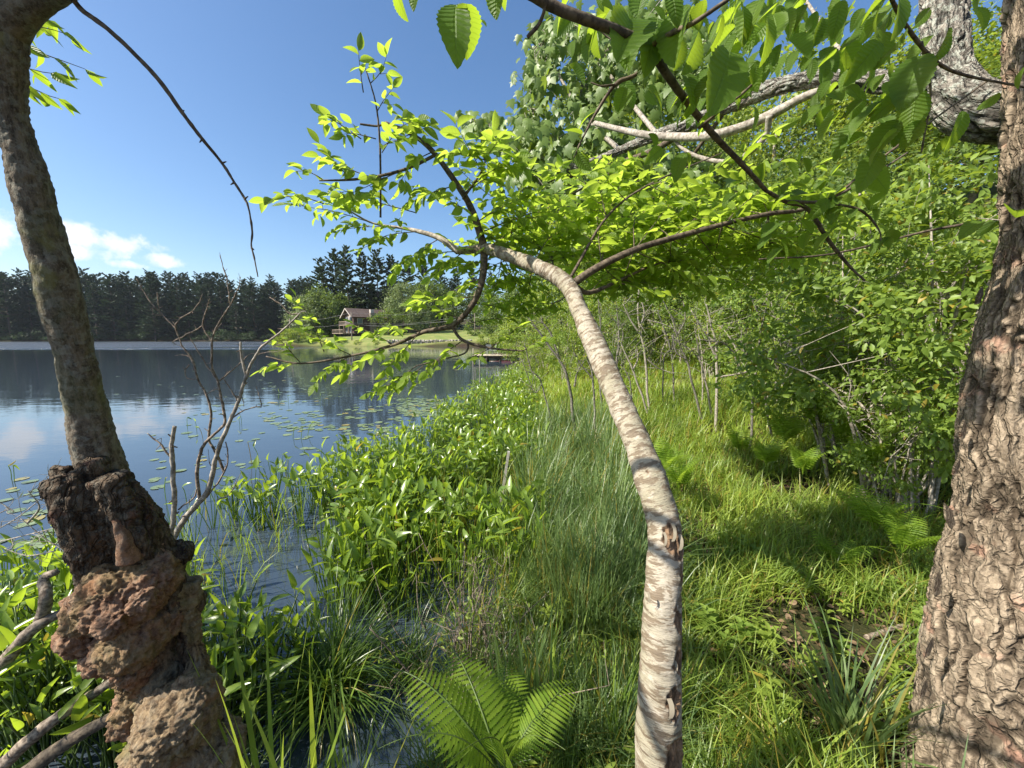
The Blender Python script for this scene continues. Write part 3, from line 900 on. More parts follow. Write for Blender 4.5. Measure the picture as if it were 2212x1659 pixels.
# ------------------------------------------------------------------ cabin, poles, wires, wall, dock
def build_cabin():
    wood = flat_mat('brown_plank_wall', (0.045, 0.027, 0.02), (0.085, 0.052, 0.038), 2.5, stretch=(6, 6, 0.4))
    roofm = flat_mat('brown_shingle', (0.075, 0.052, 0.043), (0.12, 0.088, 0.074), 2.0)
    stone = flat_mat('chimney_stone', (0.16, 0.13, 0.10), (0.32, 0.27, 0.22), 5)
    pale = flat_mat('pale_trim', (0.45, 0.40, 0.34), (0.6, 0.55, 0.48), 3)
    glass = flat_mat('window_glass', (0.08, 0.10, 0.12), (0.16, 0.2, 0.24), 1, rough=0.08, spec=0.9, bump=0.0)
    rail = flat_mat('weathered_rail', (0.22, 0.17, 0.13), (0.36, 0.29, 0.23), 6)
    c = P(797, 722, 122)
    z0 = 3.0
    t = thing('cabin', (c[0], c[1], z0), 'brown two storey wooden cabin with a low gable roof on the lawn across the water', 'house')
    t.rotation_euler = (0, 0, R(-48)); t.scale = (1.12, 1.12, 1.12)
    # local: gable faces -Y, ridge runs +Y; width in X
    W, Ln, He, Hr = 6.6, 10.5, 5.0, 6.9

    def p(name, g, m, par=None, **kw):
        return obj(name, g.mesh(name, m, False), par or t, local=True, **kw)
    g = G()
    x, y = W / 2, Ln / 2
    V = [(-x, -y, 0), (x, -y, 0), (x, y, 0), (-x, y, 0), (-x, -y, He), (x, -y, He), (x, y, He), (-x, y, He), (0, -y, Hr), (0, y, Hr)]
    g.add(V, [np.array([[0, 1, 5, 4], [1, 2, 6, 5], [2, 3, 7, 6], [3, 0, 4, 7]]), np.array([[4, 5, 8], [6, 7, 9]])])
    p('wall', g, wood)
    for sx in (-1, 1):
        ln = math.hypot(x + 0.9, (Hr - He) * (x + .9) / x)
        sl = math.atan2(Hr - He, x)
        n = 12
        for i in range(n):
            g = G(); a = (i + 0.5) / n
            box(g, (0, 0, 0), (ln / n + 0.03, Ln + 1.8, 0.06))
            o = p('shingle_course', g, roofm)
            o.rotation_euler = (0, sx * (sl + 0.04), 0)
            o.location = (sx * a * (x + .9), 0, Hr + 0.12 - a * (Hr - He) * (x + .9) / x)
    for sx in (-1, 1):
        g = G(); sl = math.atan2(Hr - He, x)
        box(g, (0, 0, 0), (math.hypot(x + .9, (Hr - He) * (x + .9) / x), 0.08, 0.22))
        o = p('bargeboard', g, pale); o.rotation_euler = (0, sx * sl, 0)
        o.location = (sx * (x + .9) / 2, -y - 0.95, Hr + 0.02 - (Hr - He) * (x + .9) / x / 2)
    g = G(); box(g, (x + 0.45, -0.3, 2.9), (0.9, 1.5, 5.9)); ch = p('chimney', g, stone)
    g = G(); box(g, (x - 0.1, -0.3, 6.25), (0.75, 0.9, 1.0)); p('flue', g, pale, ch)
    for (px_, py_, w, h, z) in [(-1.9, -y, 0.95, 1.5, 3.2), (-.6, -y, .95, 1.5, 3.2), (0.6, -y, 0.95, 1.5, 3.2), (1.9, -y, 0.95, 1.5, 3.2), (-1.8, -y, 1.0, 1.9, 0.6), (1.2, -y, 1.5, 1.9, .6)]:
        g = G(); box(g, (px_, py_ - 0.04, z + h / 2), (w + .16, 0.08, h + .16)); f = p('window', g, pale)
        g = G(); box(g, (px_, py_ - 0.09, z + h / 2), (w, 0.03, h)); p('pane', g, glass, f)
    for (py_, w, z) in [(-3.6, 1.2, 3.0), (2.4, 1.3, 3.1), (-3.4, 1.1, .6), (2.2, 1.2, .7)]:
        g = G(); box(g, (x + 0.04, py_, z + .65), (0.08, w + .16, 1.46)); f = p('window', g, pale)
        g = G(); box(g, (x + 0.09, py_, z + .65), (0.03, w, 1.3)); p('pane', g, glass, f)
    g = G(); box(g, (0, -y - 0.75, 2.55), (W + 0.6, 1.5, 0.16)); d = p('balcony', g, rail)
    g = G(); box(g, (0, -y - 1.45, 3.5), (W + 0.6, 0.08, 0.1)); p('handrail', g, rail, d)
    for i in range(14):
        g = G(); box(g, (-W / 2 - .2 + i * (W + .4) / 13, -y - 1.45, 3.05), (0.09, 0.05, 0.86)); p('baluster', g, rail, d)
    for sx in (-1, 0, 1):
        g = G(); box(g, (sx * (W / 2 + .1), -y - 1.4, 1.2), (0.18, 0.18, 2.6)); p('post', g, rail)
    g = G(); box(g, (0, -y - 1.6, 0.35), (W + 1.6, 3.2, 0.14)); d = p('deck', g, rail)
    g = G(); box(g, (0, -y - 3.15, 1.3), (W + 1.6, 0.08, 0.1)); p('handrail', g, rail, d)
    for i in range(12):
        g = G(); box(g, (-W / 2 - .7 + i * (W + 1.4) / 11, -y - 3.15, 0.8), (0.09, 0.06, 0.95)); p('baluster', g, rail, d)
    # utility poles and their wires
    pole_m = flat_mat('weathered_pole', (0.17, 0.14, 0.11), (0.30, 0.25, 0.20), 3, stretch=(3, 3, .3))
    wire_m = flat_mat('grey_wire', (0.30, 0.29, 0.27), (0.36, 0.35, 0.33), 3)
    ends = []
    for (bx, by, ty, Y, lb) in [(760, 737, 675, 100, 'wooden utility pole with a pale canister in front of the cabin gable'), (1026, 712, 655, 108, 'wooden utility pole standing at the right edge of the lawn'), (627, 743, 688, 101, 'thin wooden utility pole at the lake end of the lawn')]:
        b = P(bx, by, Y); tp = P(bx - 1, ty, Y)
        t2 = thing('utility_pole', b, lb, 'pole')
        g = G(); tube(g, spline([b - (0, 0, .6), tp], 5), [0.17, .16, .15, .14, 0.13], 8); g.build('shaft', pole_m, t2)
        g = G(); box(g, tp - (0, 0, 0.55), (1.3, 0.12, 0.12)); g.build('crossarm', pole_m, t2)
        if bx == 760:
            c_ = P(758, 688, Y) + (-.22, -0.2, 0)
            g = G(); tube(g, [c_ - (0, 0, .6), c_ - (0, 0, .55), c_ + (0, 0, .5), c_ + (0, 0, .58)], [0.20, 0.24, .24, 0.12], 12); g.build('transformer', pale, t2)
        ends.append(tp)
    wl = [((757, 676, 100), (880, 679, 104), (1025, 658, 108), 0.022, 'top wire between the cabin pole and the right pole'), ((754, 697, 100), (880, 699, 104), (1025, 680, 108), 0.022, 'middle wire between the cabin pole and the right pole'),
          ((757, 699, 100), (840, 704, 103), (1025, 689, 108), 0.045, 'thick pale lower cable between the cabin pole and the right pole'),
          ((757, 676, 100), (690, 690, 100.5), (627, 693, 101), 0.022, 'top wire between the left pole and the cabin pole'), ((754, 698, 100), (690, 706, 100.5), (627, 699, 101), 0.022, 'lower wire between the left pole and the cabin pole'),
          ((1025, 658, 108), (1090, 650, 95), (1180, 610, 80), 0.022, 'wire running from the right pole into the shrubs'), ((1025, 686, 108), (1090, 680, 95), (1180, 650, 80), 0.03, 'lower wire running from the right pole into the shrubs')]
    for a, b, c_, r_, lb in wl:
        g = G(); tube(g, spline([P(*a), P(*b), P(*c_)], 16), r_, 4); tag(g.build('overhead_wire', wire_m), lb, 'wire', 'wires between the poles')
    # dry stone wall along the lawn
    sm = [flat_mat('wall_stone', (0.30, 0.27, 0.22), (0.55, 0.50, 0.43), 3)]
    st = []
    for i in range(5):
        g = G(); r = np.random.default_rng(i)
        V = np.array([[sx, sy, sz] for sz in (-1, 1) for sy in (-1, 1) for sx in (-1, 1)]) * (0.28, 0.2, 0.17) * r.uniform(0.75, 1.15, (8, 3))
        g.add(V, [np.array([[0, 2, 3, 1], [4, 5, 7, 6], [0, 1, 5, 4], [2, 6, 7, 3], [0, 4, 6, 2], [1, 3, 7, 5]])]); st.append(g.mesh('stone', sm[0], False))
    a = P(838, 739, 98.6); b = P(1020, 741, 98.6)
    w = thing('stone_wall', (a[0], a[1], 0.9), 'low dry stone wall of pale stones along the foot of the lawn', 'wall')
    for i in range(130):
        x = a[0] + (b[0] - a[0]) * ((i // 3) + rng.uniform(0, .8)) / 43
        o = obj('stone', st[i % 5], w)
        o.location = (x, a[1] + rng.normal(0, .08) - 0.1 * (i % 3), 0.85 + 0.3 * (i % 3) + rng.normal(0, .04))
        o.rotation_euler = (rng.normal(0, .15), rng.normal(0, .15), rng.uniform(0, 6))
    # dock
    deckm = flat_mat('pale_dock_board', (0.45, 0.38, 0.27), (0.62, 0.54, 0.40), 5, stretch=(1, 8, 1))
    darkm = flat_mat('dark_dock_timber', (0.04, 0.032, 0.025), (0.08, 0.06, 0.045), 5)
    d0 = P(1020, 768, 36.0); d1 = P(1100, 768, 36.0)
    t3 = thing('dock', (d0[0], d0[1], 0), 'low wooden dock with sunlit pale boards and a dark underside', 'dock')
    zt = d0[2]
    n = 46
    Ld = 6.4
    for i in range(n):
        g = G(); box(g, (d0[0] + (i + .5) * Ld / n, 37.1 - 0.06 * (i * Ld / n), zt), (Ld / n - 0.012, 2.4, 0.05)); g.build('board', deckm, t3, smooth=False)
    g = G(); box(g, (d0[0] + Ld / 2, 35.9, zt - .15), (Ld, 0.08, 0.22), -0.06); g.build('beam', darkm, t3, smooth=False)
    for i in range(6):
        g = G(); tube(g, [(d0[0] + .1 + i * Ld / 5.2, 36.0, -.4), (d0[0] + .1 + i * Ld / 5.2, 36.0, zt - .03)], .09, 8); g.build('post', darkm, t3)
    for i in range(5):
        g = G(); tube(g, [(d0[0] + .1 + i * Ld / 5.2, 38.0, -.4), (d0[0] + .1 + i * Ld / 5.2, 38.0, zt - .03)], .09, 8); g.build('post', darkm, t3)
    g = G(); box(g, (d0[0] + 1.8 + .2, 36.4, zt - .3), (0.9, 0.5, .35)); g.build('float_block', flat_mat('grey_float', (.25, .25, .24), (.35, .35, .33), 4), t3)
    # two metal garden chairs on the dock
    chm = flat_mat('grey_chair_metal', (0.30, 0.32, 0.33), (0.42, 0.44, 0.45), 4, rough=.5)
    for k, (px, rot, lb) in enumerate([(1057, 0.3, 'grey metal garden chair at the open end of the dock'), (1072, -0.4, 'second grey garden chair beside it, nearer the shrubs')]):
        q = P(px, 768, 36.9)
        t4 = thing('garden_chair', (q[0], q[1], zt + .03), lb, 'chair', 'chairs on the dock')
        t4.rotation_euler = (0, 0, rot)
        for nm, c_, s_ in [('seat', (0, 0, .43), (.5, .5, .04)), ('backrest', (0, .24, .72), (.5, .04, .5)), ('armrest', (-.27, 0, .64), (.05, .5, .03)), ('armrest', (.27, 0, .64), (.05, .5, .03)),
                           ('leg', (-.23, -.22, .21), (.035, .035, .42)), ('leg', (.23, -.22, .21), (.035, .035, .42)), ('leg', (-.23, .22, .34), (.035, .035, .68)), ('leg', (.23, .22, .34), (.035, .035, .68))]:
            g = G(); box(g, c_, s_); obj(nm, g.mesh(nm, chm, False), t4, local=True)
    # canoe upside down behind the dock
    q = P(1092, 747, 41)
    g = G()
    L_ = 3.4; u = np.linspace(-1, 1, 19); v = np.linspace(-1, 1, 9)
    V = np.array([[a * L_ / 2, b_ * .42 * (1 - a * a) ** .6, 0.34 * math.sqrt(max(0, 1 - b_ * b_)) * (1 - 0.5 * a ** 4) + .06 * a ** 4] for a in u for b_ in v])
    i = np.arange(18)[:, None] * 9; j = np.arange(8)[None]
    Q = np.stack([i + j, i + 9 + j, i + 10 + j, i + j + 1], -1).reshape(-1, 4)
    g.add(V + np.array([q[0], q[1], max(0.2, float(ground_z(q[0], q[1])))]), [Q])
    tag(g.build('canoe', flat_mat('dark_red_hull', (0.07, 0.012, 0.012), (0.10, 0.02, 0.018), 2, rough=.35, spec=.6)), 'dark red canoe lying upside down on the shore behind the dock', 'canoe')
    # white mooring float
    q = PZ(1030, 765, 0.05)
    g = G(); q_ = np.array(q)
    tube(g, [q_ + (0, 0, z) for z in (-.12, -.1, -.02, .08, .16, .19)], [.02, .12, .17, .16, .09, .02], 12)
    tag(g.build('mooring_float', flat_mat('white_float', (.7, .7, .68), (.8, .8, .78), 2)), 'small white mooring float on the water left of the dock', 'float')
    # thin stakes standing in the water
    for px, py0, py1, lb in [(1022, 790, 752, 'thin pale stake standing in the water at the dock corner'), (1036, 800, 772, 'thin brown stake in the water in front of the dock')]:
        q = PZ(px, py0, 0); t_ = P(px, py1, q[1])
        g = G(); tube(g, spline([q - (0, 0, .4), t_], 4), .035, 6); tag(g.build('stake', M['twig_pale']), lb, 'stake', 'stakes by the dock')


build_cabin()


# ------------------------------------------------------------------ leafy sprays for the near trees
class Leaves:
    """leaf frames of one tree: the largest in view become parts, the others one joined part"""
    def __init__(s): s.p = []; s.d = []; s.n = []; s.s = []

    def add(s, p, d, n, size):
        s.p.append(np.asarray(p, float)); s.d.append(unit(d)); s.n.append(unit(n)); s.s.append(float(size))

    def emit(s, tree, tpls, mat, limit=300, stem=None):
        P_ = np.array(s.p); D_ = np.array(s.d); N_ = np.array(s.n); S_ = np.array(s.s)
        px, py, dep = proj(P_)
        vis = (dep > 0.1) & (px > -40) & (px < 2252) & (py > -60) & (py < 1700)
        big = np.where(vis, S_ / np.maximum(dep, .1), -1)
        order = np.argsort(-big)
        one = [i for i in order[:limit] if big[i] * F_PX > 14]
        rest = np.array([i for i in range(len(P_)) if i not in set(one)], int)
        mes = []
        for t in tpls:
            g = G(); g.add(t[0], t[1], t[2], 0.0); mes.append(g.mesh('leaf', mat))
        for k_, i in enumerate(one):
            obj('leaf', mes[k_ % len(mes)], tree, M=frame_matrix(P_[i], D_[i], N_[i], S_[i]))
        if len(rest):
            g = G()
            for k_ in range(len(tpls)):
                r_ = rest[k_::len(tpls)]
                if len(r_): scatter(g, tpls[k_], P_[r_], D_[r_], N_[r_], S_[r_], rng.random(len(r_)))
            g.build('foliage', mat, tree, kind='stuff')


def spray(g, LV, a, b, size, spacing=0.04, r0=0.003, sub=True, up=(0, 0, 1), sag=0.08, flat=0.35, seed=None, subl=0.45, ang=0.9, hang=0.25):
    """a twig from a to b with alternate leaves and side twigs"""
    a = np.asarray(a, float); b = np.asarray(b, float)
    L = np.linalg.norm(b - a)
    up = np.asarray(up, float)
    mid = (a + b) / 2 + rng.normal(0, 0.05 * L, 3) + up * sag * L
    n = max(5, int(L / 0.05))
    q = spline([a, mid, b], n)
    q = q + rng.normal(0, 0.006 * min(L, .5), q.shape) * np.linspace(0, 1, n)[:, None]
    tube(g, q, np.linspace(r0, r0 * 0.35, n), 4 if r0 < .004 else 5)
    T = unit(np.gradient(q, axis=0))
    ln = np.arange(L * 0.12 if not sub else L * .2, L, spacing)
    side = 1
    for k_, l in enumerate(ln):
        f = l / L
        i = min(int(f * (n - 1)), n - 2)
        p = q[i] + (q[i + 1] - q[i]) * (f * (n - 1) - i)
        t = T[i]
        s_ = unit(np.cross(t, up)) * side
        side = -side
        if sub and f < 0.85 and k_ % 3 == 1:
            d = unit(t * math.cos(ang) + s_ * math.sin(ang) + rng.normal(0, 0.22, 3))
            spray(g, LV, p, p + d * L * subl * (1.05 - f * .6) * rng.uniform(.7, 1.2), size * 0.95, spacing, r0 * .55, False, up, sag * .5, flat, hang=hang)
        else:
            d = t * 0.55 + s_ * rng.uniform(.6, 1.1) + rng.normal(0, .25, 3) - np.array([0, 0, hang])
            nn = up + rng.normal(0, flat, 3) + s_ * .2
            LV.add(p, d, nn, size * rng.uniform(.7, 1.2))
    LV.add(q[-1], T[-1] + rng.normal(0, .2, 3) - np.array([0, 0, hang * .5]), up + rng.normal(0, flat, 3), size)
    return q


def wid(px):
    """a round thing far off the picture's centre shows wider than it is"""
    return 1 / math.sqrt(1 + ((px - 1106) / F_PX) ** 2)


def PP(lst):
    return np.array([P(*t) for t in lst])


# ------------------------------------------------------------------ the leaning pale-barked tree
def build_leaning_tree():
    path = [(1418, 1850, 1.14, 62), (1420, 1660, 1.15, 52), (1424, 1500, 1.17, 46), (1430, 1320, 1.22, 38.5), (1436, 1160, 1.30, 37), (1407, 1040, 1.40, 33.5), (1352, 900, 1.56, 28.5), (1296, 770, 1.74, 23.5), (1256, 680, 1.88, 19.5), (1222, 612, 2.0, 17.5), (1150, 572, 2.12, 13.5), (1085, 548, 2.22, 11.5), (1045, 538, 2.28, 10.5), (990, 543, 2.36, 8)]
    C = PP([p[:3] for p in path]); rad = np.array([p[3] / F_PX * p[2] * 1.02 for p in path])
    base = C[0]
    t = thing('leaning_tree', (base[0], base[1], float(ground_z(base[0], base[1]))), 'slim leaning tree with pale banded bark and lime green leaves in the middle', 'tree')
    q, rr = spline(C, 420, rad)
    wounds = [(P(1450, 1165, 1.25), .055, 1.0), (P(1466, 1185, 1.24), .045, .9), (P(1456, 1640, 1.10), .07, 1.0), (P(1450, 1520, 1.12), .05, 1.0), (P(1458, 1430, 1.15), .04, .9), (P(1460, 1340, 1.18), .035, .9), (P(1398, 1012, 1.36), .018, .7), (P(1470, 1250, 1.22), .025, .9)]

    def disp(U, W, D):
        d = 0.006 * fbm(U * 7, 3) + 0.0022 * fbm(U * (22, 22, 75), 3)
        w = np.zeros(len(U))
        for c, r_, s_ in wounds:
            dd = np.linalg.norm((W - c) * (1.5, 1.5, .6), axis=1) + 0.012 * fbm(W * 60, 2)
            w = np.maximum(w, sstep(r_, r_ * .6, dd) * s_)
        rim = w * (1 - w) * 4
        d = d - 0.010 * w + 0.006 * rim + w * 0.008 * fbm(U * (110, 110, 25), 3)
        # swollen knot below the bend
        d = d + 0.008 * np.exp(-(np.linalg.norm(W - P(1445, 1140, 1.28), axis=1) / .045) ** 2)
        return d, w
    g = G(); tube(g, q, rr, 88, disp=disp); g.build('trunk', M['birch'], t)
    # curling bark flakes on the knot and the old wounds
    for px, py, Y, s_ in [(1449, 1150, 1.235, .03), (1432, 1165, 1.235, .022), (1464, 1172, 1.235, .026), (1440, 1530, 1.105, .03), (1455, 1440, 1.14, .02), (1398, 1290, 1.17, .015)]:
        g = G(); p = P(px, py, Y)
        u = np.linspace(0, 1, 8)
        A = np.stack([0.25 * np.sin(u * 3) * (1 + 0.1 * np.sin(u * 9)), -0.3 * np.sin(u * 2.2), 1 - 2 * u], 1) * s_
        Bv = A + np.array([0.35 + .12 * math.sin(px), -.1, .15]) * s_
        g.add(np.vstack([A, Bv, A + (0, .004, 0), Bv + (0, .004, 0)]) + p, [np.array([[i, i + 1, i + 9, i + 8] for i in range(7)] + [[16 + i, 24 + i, 25 + i, 17 + i] for i in range(7)])], rnd=.3)
        g.build('bark_flake', M['birch'], t)
    LV = Leaves()
    tw = G()

    def branch(lst, mat='twig_dark', name='branch'):
        Cc = PP([p[:3] for p in lst]); r_ = np.array([p[3] / F_PX * p[2] / 2 for p in lst])
        n = 12 * len(lst)
        qq, r2 = spline(Cc, n, r_)
        g = G(); tube(g, qq, r2, 9, disp=lambda U, W, D: 0.0006 * fbm(W * 90, 2)); g.build(name, M[mat], t)
        return qq
    b1 = branch([(1048, 540, 2.28, 17), (1020, 455, 2.25, 14), (985, 395, 2.2, 12), (930, 322, 2.15, 10), (880, 285, 2.15, 8), (832, 265, 2.15, 6)])
    b1b = branch([(940, 335, 2.16, 7), (890, 360, 2.12, 6), (830, 378, 2.1, 6), (760, 388, 2.1, 5), (690, 390, 2.1, 3)])
    b1c = branch([(832, 265, 2.15, 5), (815, 272, 2.16, 4), (778, 268, 2.15, 4)])
    b2 = branch([(822, 470, 2.2, 4), (822, 380, 2.15, 4), (820, 300, 2.1, 4), (812, 225, 2.08, 3), (795, 165, 2.05, 2.5), (785, 140, 2.05, 2)])
    b3 = branch([(1046, 545, 2.28, 17), (1042, 600, 2.24, 15), (1022, 655, 2.2, 13), (978, 702, 2.2, 11), (915, 717, 2.22, 9), (850, 745, 2.25, 7), (760, 768, 2.3, 5), (650, 785, 2.3, 4), (575, 770, 2.3, 3)])
    b3b = branch([(975, 703, 2.2, 7), (1000, 735, 2.2, 7), (1060, 752, 2.2, 5), (1130, 758, 2.2, 3)])
    b3c = branch([(1012, 737, 2.2, 5), (1005, 762, 2.2, 4), (960, 775, 2.18, 3), (900, 790, 2.15, 2)])
    b4 = branch([(1238, 612, 2.02, 17), (1290, 578, 2.0, 16), (1370, 540, 2.0, 14), (1450, 515, 2.05, 12), (1560, 485, 2.1, 10), (1660, 462, 2.15, 9), (1742, 450, 2.2, 8), (1850, 400, 2.3, 5), (1960, 330, 2.4, 3)])
    b5 = branch([(1240, 618, 2.02, 12), (1275, 632, 2.1, 10), (1340, 605, 2.2, 7), (1420, 570, 2.3, 4), (1500, 560, 2.5, 2)])
    b6 = branch([(990, 543, 2.36, 15), (950, 515, 2.4, 11), (905, 500, 2.45, 9), (865, 492, 2.5, 6), (800, 480, 2.5, 4), (730, 440, 2.4, 3)], 'twig_grey')
    b7 = branch([(1232, 600, 2.02, 7), (1310, 470, 2.2, 5), (1400, 400, 2.3, 4), (1560, 330, 2.5, 2)])
    b8 = branch([(1050, 542, 2.28, 6), (1150, 470, 2.6, 5), (1270, 400, 2.8, 4), (1360, 350, 3.0, 2)])
    b9 = branch([(1000, 430, 2.22, 5), (1040, 370, 2.1, 4), (1045, 340, 2.05, 3), (1010, 310, 2.0, 2)])
    S = [  # sprays: start px,py,depth -> end
        (785, 200, 2.07, 775, 110, 2.0, .065), (815, 240, 2.08, 850, 190, 2.0, .06), (820, 320, 2.1, 870, 300, 2.0, .06), (812, 300, 2.1, 740, 290, 2.1, .06), (800, 180, 2.06, 835, 120, 2.0, .06), (825, 330, 2.1, 900, 260, 2.0, .065),
        (840, 268, 2.15, 880, 250, 2.1, .06), (780, 300, 2.1, 700, 250, 2.1, .065), (760, 388, 2.1, 690, 310, 2.1, .065), (800, 382, 2.1, 690, 340, 2.05, .065), (700, 390, 2.1, 640, 370, 2.1, .06), (860, 372, 2.1, 740, 430, 2.1, .065),
        (900, 460, 2.3, 700, 420, 2.2, .065), (800, 480, 2.45, 620, 440, 2.2, .065), (700, 440, 2.2, 575, 432, 2.1, .065), (860, 300, 2.15, 930, 270, 2.0, .07), (930, 330, 2.15, 860, 400, 2.1, .07), (985, 400, 2.2, 880, 440, 2.1, .065),
        (1020, 460, 2.25, 900, 400, 2.2, .065), (1040, 370, 2.1, 985, 270, 1.9, .08), (1045, 345, 2.05, 1080, 300, 1.9, .08), (1045, 345, 2.05, 970, 330, 1.95, .07), (1000, 420, 2.2, 1110, 350, 2.0, .075), (1030, 480, 2.25, 1150, 400, 2.2, .07),
        (1045, 500, 2.28, 1180, 450, 2.2, .07), (905, 500, 2.45, 780, 540, 2.3, .065), (950, 515, 2.4, 850, 590, 2.3, .065), (865, 492, 2.5, 720, 500, 2.3, .065), (990, 543, 2.36, 900, 560, 2.3, .065), (1000, 545, 2.34, 930, 600, 2.2, .065),
        (1100, 555, 2.2, 1000, 480, 2.5, .065), (1150, 575, 2.1, 1080, 500, 2.5, .065), (1150, 572, 2.1, 1250, 470, 2.5, .07), (1200, 600, 2.05, 1200, 490, 2.6, .07), (1085, 550, 2.2, 1140, 620, 2.6, .06), (1060, 560, 2.25, 960, 570, 2.4, .06),
        (1300, 575, 2.0, 1290, 440, 2.4, .07), (1370, 540, 2.0, 1400, 430, 2.3, .075), (1450, 515, 2.05, 1500, 410, 2.4, .075), (1450, 517, 2.05, 1380, 470, 2.3, .07), (1560, 485, 2.1, 1640, 400, 2.3, .07), (1560, 487, 2.1, 1480, 460, 2.5, .065),
        (1660, 462, 2.15, 1740, 380, 2.4, .07), (1660, 464, 2.15, 1560, 420, 2.5, .07), (1742, 452, 2.2, 1820, 490, 2.4, .065), (1370, 542, 2.0, 1470, 570, 2.4, .06), (1450, 517, 2.05, 1580, 560, 2.6, .06), (1340, 605, 2.2, 1430, 610, 2.6, .055),
        (1275, 632, 2.1, 1370, 560, 2.5, .06), (1310, 470, 2.2, 1290, 370, 2.3, .075), (1350, 430, 2.25, 1310, 370, 2.1, .08), (1400, 400, 2.3, 1480, 370, 2.2, .07), (1270, 400, 2.8, 1180, 350, 2.6, .065), (1150, 470, 2.6, 1080, 420, 2.4, .065),
        (1360, 350, 3.0, 1300, 350, 2.5, .07), (1560, 485, 2.1, 1680, 520, 2.5, .055),
        (1300, 575, 2.0, 1380, 600, 2.5, .06), (1370, 540, 2.0, 1330, 640, 2.5, .055), (1450, 515, 2.05, 1430, 640, 2.7, .055), (1560, 485, 2.1, 1530, 610, 2.7, .055), (1660, 462, 2.15, 1640, 580, 2.6, .055), (1742, 452, 2.2, 1720, 560, 2.5, .055), (1500, 500, 2.1, 1650, 640, 2.9, .05), (1150, 572, 2.1, 1120, 680, 2.7, .055), (1085, 550, 2.2, 1060, 660, 2.6, .055),
        (1042, 600, 2.24, 960, 640, 2.2, .06), (1030, 640, 2.2, 900, 650, 2.1, .06), (1000, 690, 2.2, 890, 660, 2.1, .055), (915, 717, 2.22, 800, 720, 2.15, .06), (850, 745, 2.25, 760, 700, 2.2, .06), (850, 745, 2.25, 740, 810, 2.1, .065),
        (760, 768, 2.3, 660, 720, 2.2, .06), (760, 768, 2.3, 680, 830, 2.2, .06), (650, 785, 2.3, 600, 730, 2.2, .06), (650, 785, 2.3, 565, 800, 2.2, .055), (900, 725, 2.22, 830, 800, 2.1, .065), (1000, 735, 2.2, 920, 800, 2.1, .06),
        (915, 790, 2.15, 850, 850, 2.1, .06), (960, 775, 2.18, 900, 830, 2.1, .06), (900, 790, 2.15, 800, 850, 2.1, .06), (1060, 752, 2.2, 1000, 780, 2.2, .055), (1130, 758, 2.2, 1180, 730, 2.2, .055), (1060, 752, 2.2, 1130, 700, 2.3, .055),
        (1010, 700, 2.3, 1100, 690, 2.4, .055), (1022, 655, 2.2, 1090, 660, 2.5, .055), (700, 760, 2.3, 640, 640, 2.3, .05), (1225, 640, 2.05, 1150, 680, 2.6, .05), (1100, 560, 2.2, 1000, 620, 2.6, .05),
    ]
    for (x0, y0, d0, x1, y1, d1, sz) in S:
        if x1 > 1120 and y1 < 480: y1 += 18
        for rep in range(2 if 1000 < x1 < 1700 and y1 < 640 else 1):
            j = rep * rng.normal(0, 1, 3)
            spray(tw, LV, P(x0, y0, d0), P(x1 + 60 * j[0], y1 + 44 * j[1], d1 + 0.5 * abs(j[2])), sz * 1.22, spacing=0.027, r0=0.003, sag=0.03, flat=.55)
    tw.build('twigs', M['twig_dark'], t, kind='stuff')
    tp = [leaf_tpl(5, 0.50, 0.45, 0.28, 0.16, tipsharp=1.0, twist=.2), leaf_tpl(5, 0.46, 0.42, 0.35, 0.3, twist=-.3), leaf_tpl(5, 0.54, 0.46, 0.15, 0.05), leaf_tpl(5, 0.44, 0.42, 0.5, 0.1, twist=.4)]
    LV.emit(t, tp, M['leaf_lime'])


build_leaning_tree()


# ------------------------------------------------------------------ the tree with the burls on the left
def blob_mesh(blobs, voxel, mat, name, dispf):
    """joined spheres and tubes, voxel remeshed and roughened"""
    g = G()
    for b in blobs:
        if b[0] == 's':
            c, r_ = np.asarray(b[1]), b[2]
            u = np.linspace(0, PI, 12); v = np.linspace(0, 2 * PI, 18, endpoint=False)
            V = np.array([[math.sin(a) * math.cos(w), math.sin(a) * math.sin(w), math.cos(a)] for a in u for w in v]) * r_ + c
            i = np.arange(11)[:, None] * 18; j = np.arange(18)[None]
            Q = np.stack([i + j, i + 18 + j, i + 18 + (j + 1) % 18, i + (j + 1) % 18], -1).reshape(-1, 4)
            g.add(V, [Q])
        else:
            q, r_ = spline(b[1], 20, b[2]); tube(g, q, r_, 16)
    me = g.mesh('tmp')
    o = bpy.data.objects.new('tmp', me); COL.objects.link(o)
    md = o.modifiers.new('r', 'REMESH'); md.mode = 'VOXEL'; md.voxel_size = voxel
    sm = o.modifiers.new('s', 'SMOOTH'); sm.iterations = 4; sm.factor = .5
    dg = bpy.context.evaluated_depsgraph_get()
    ev = o.evaluated_get(dg); m2 = ev.to_mesh()
    V = np.empty(len(m2.vertices) * 3); m2.vertices.foreach_get('co', V); V = V.reshape(-1, 3)
    Nn = np.empty(len(m2.vertices) * 3); m2.vertices.foreach_get('normal', Nn); Nn = Nn.reshape(-1, 3)
    F = [list(p.vertices) for p in m2.polygons]
    q4 = np.array([f for f in F if len(f) == 4]); q3 = np.array([f for f in F if len(f) == 3])
    ev.to_mesh_clear()
    bpy.data.objects.remove(o); bpy.data.meshes.remove(me)
    d, rn = dispf(V, Nn)
    g = G(); g.add(V + Nn * d[:, None], [q4] + ([q3] if len(q3) else []), V, rn)
    return g.mesh(name, mat)


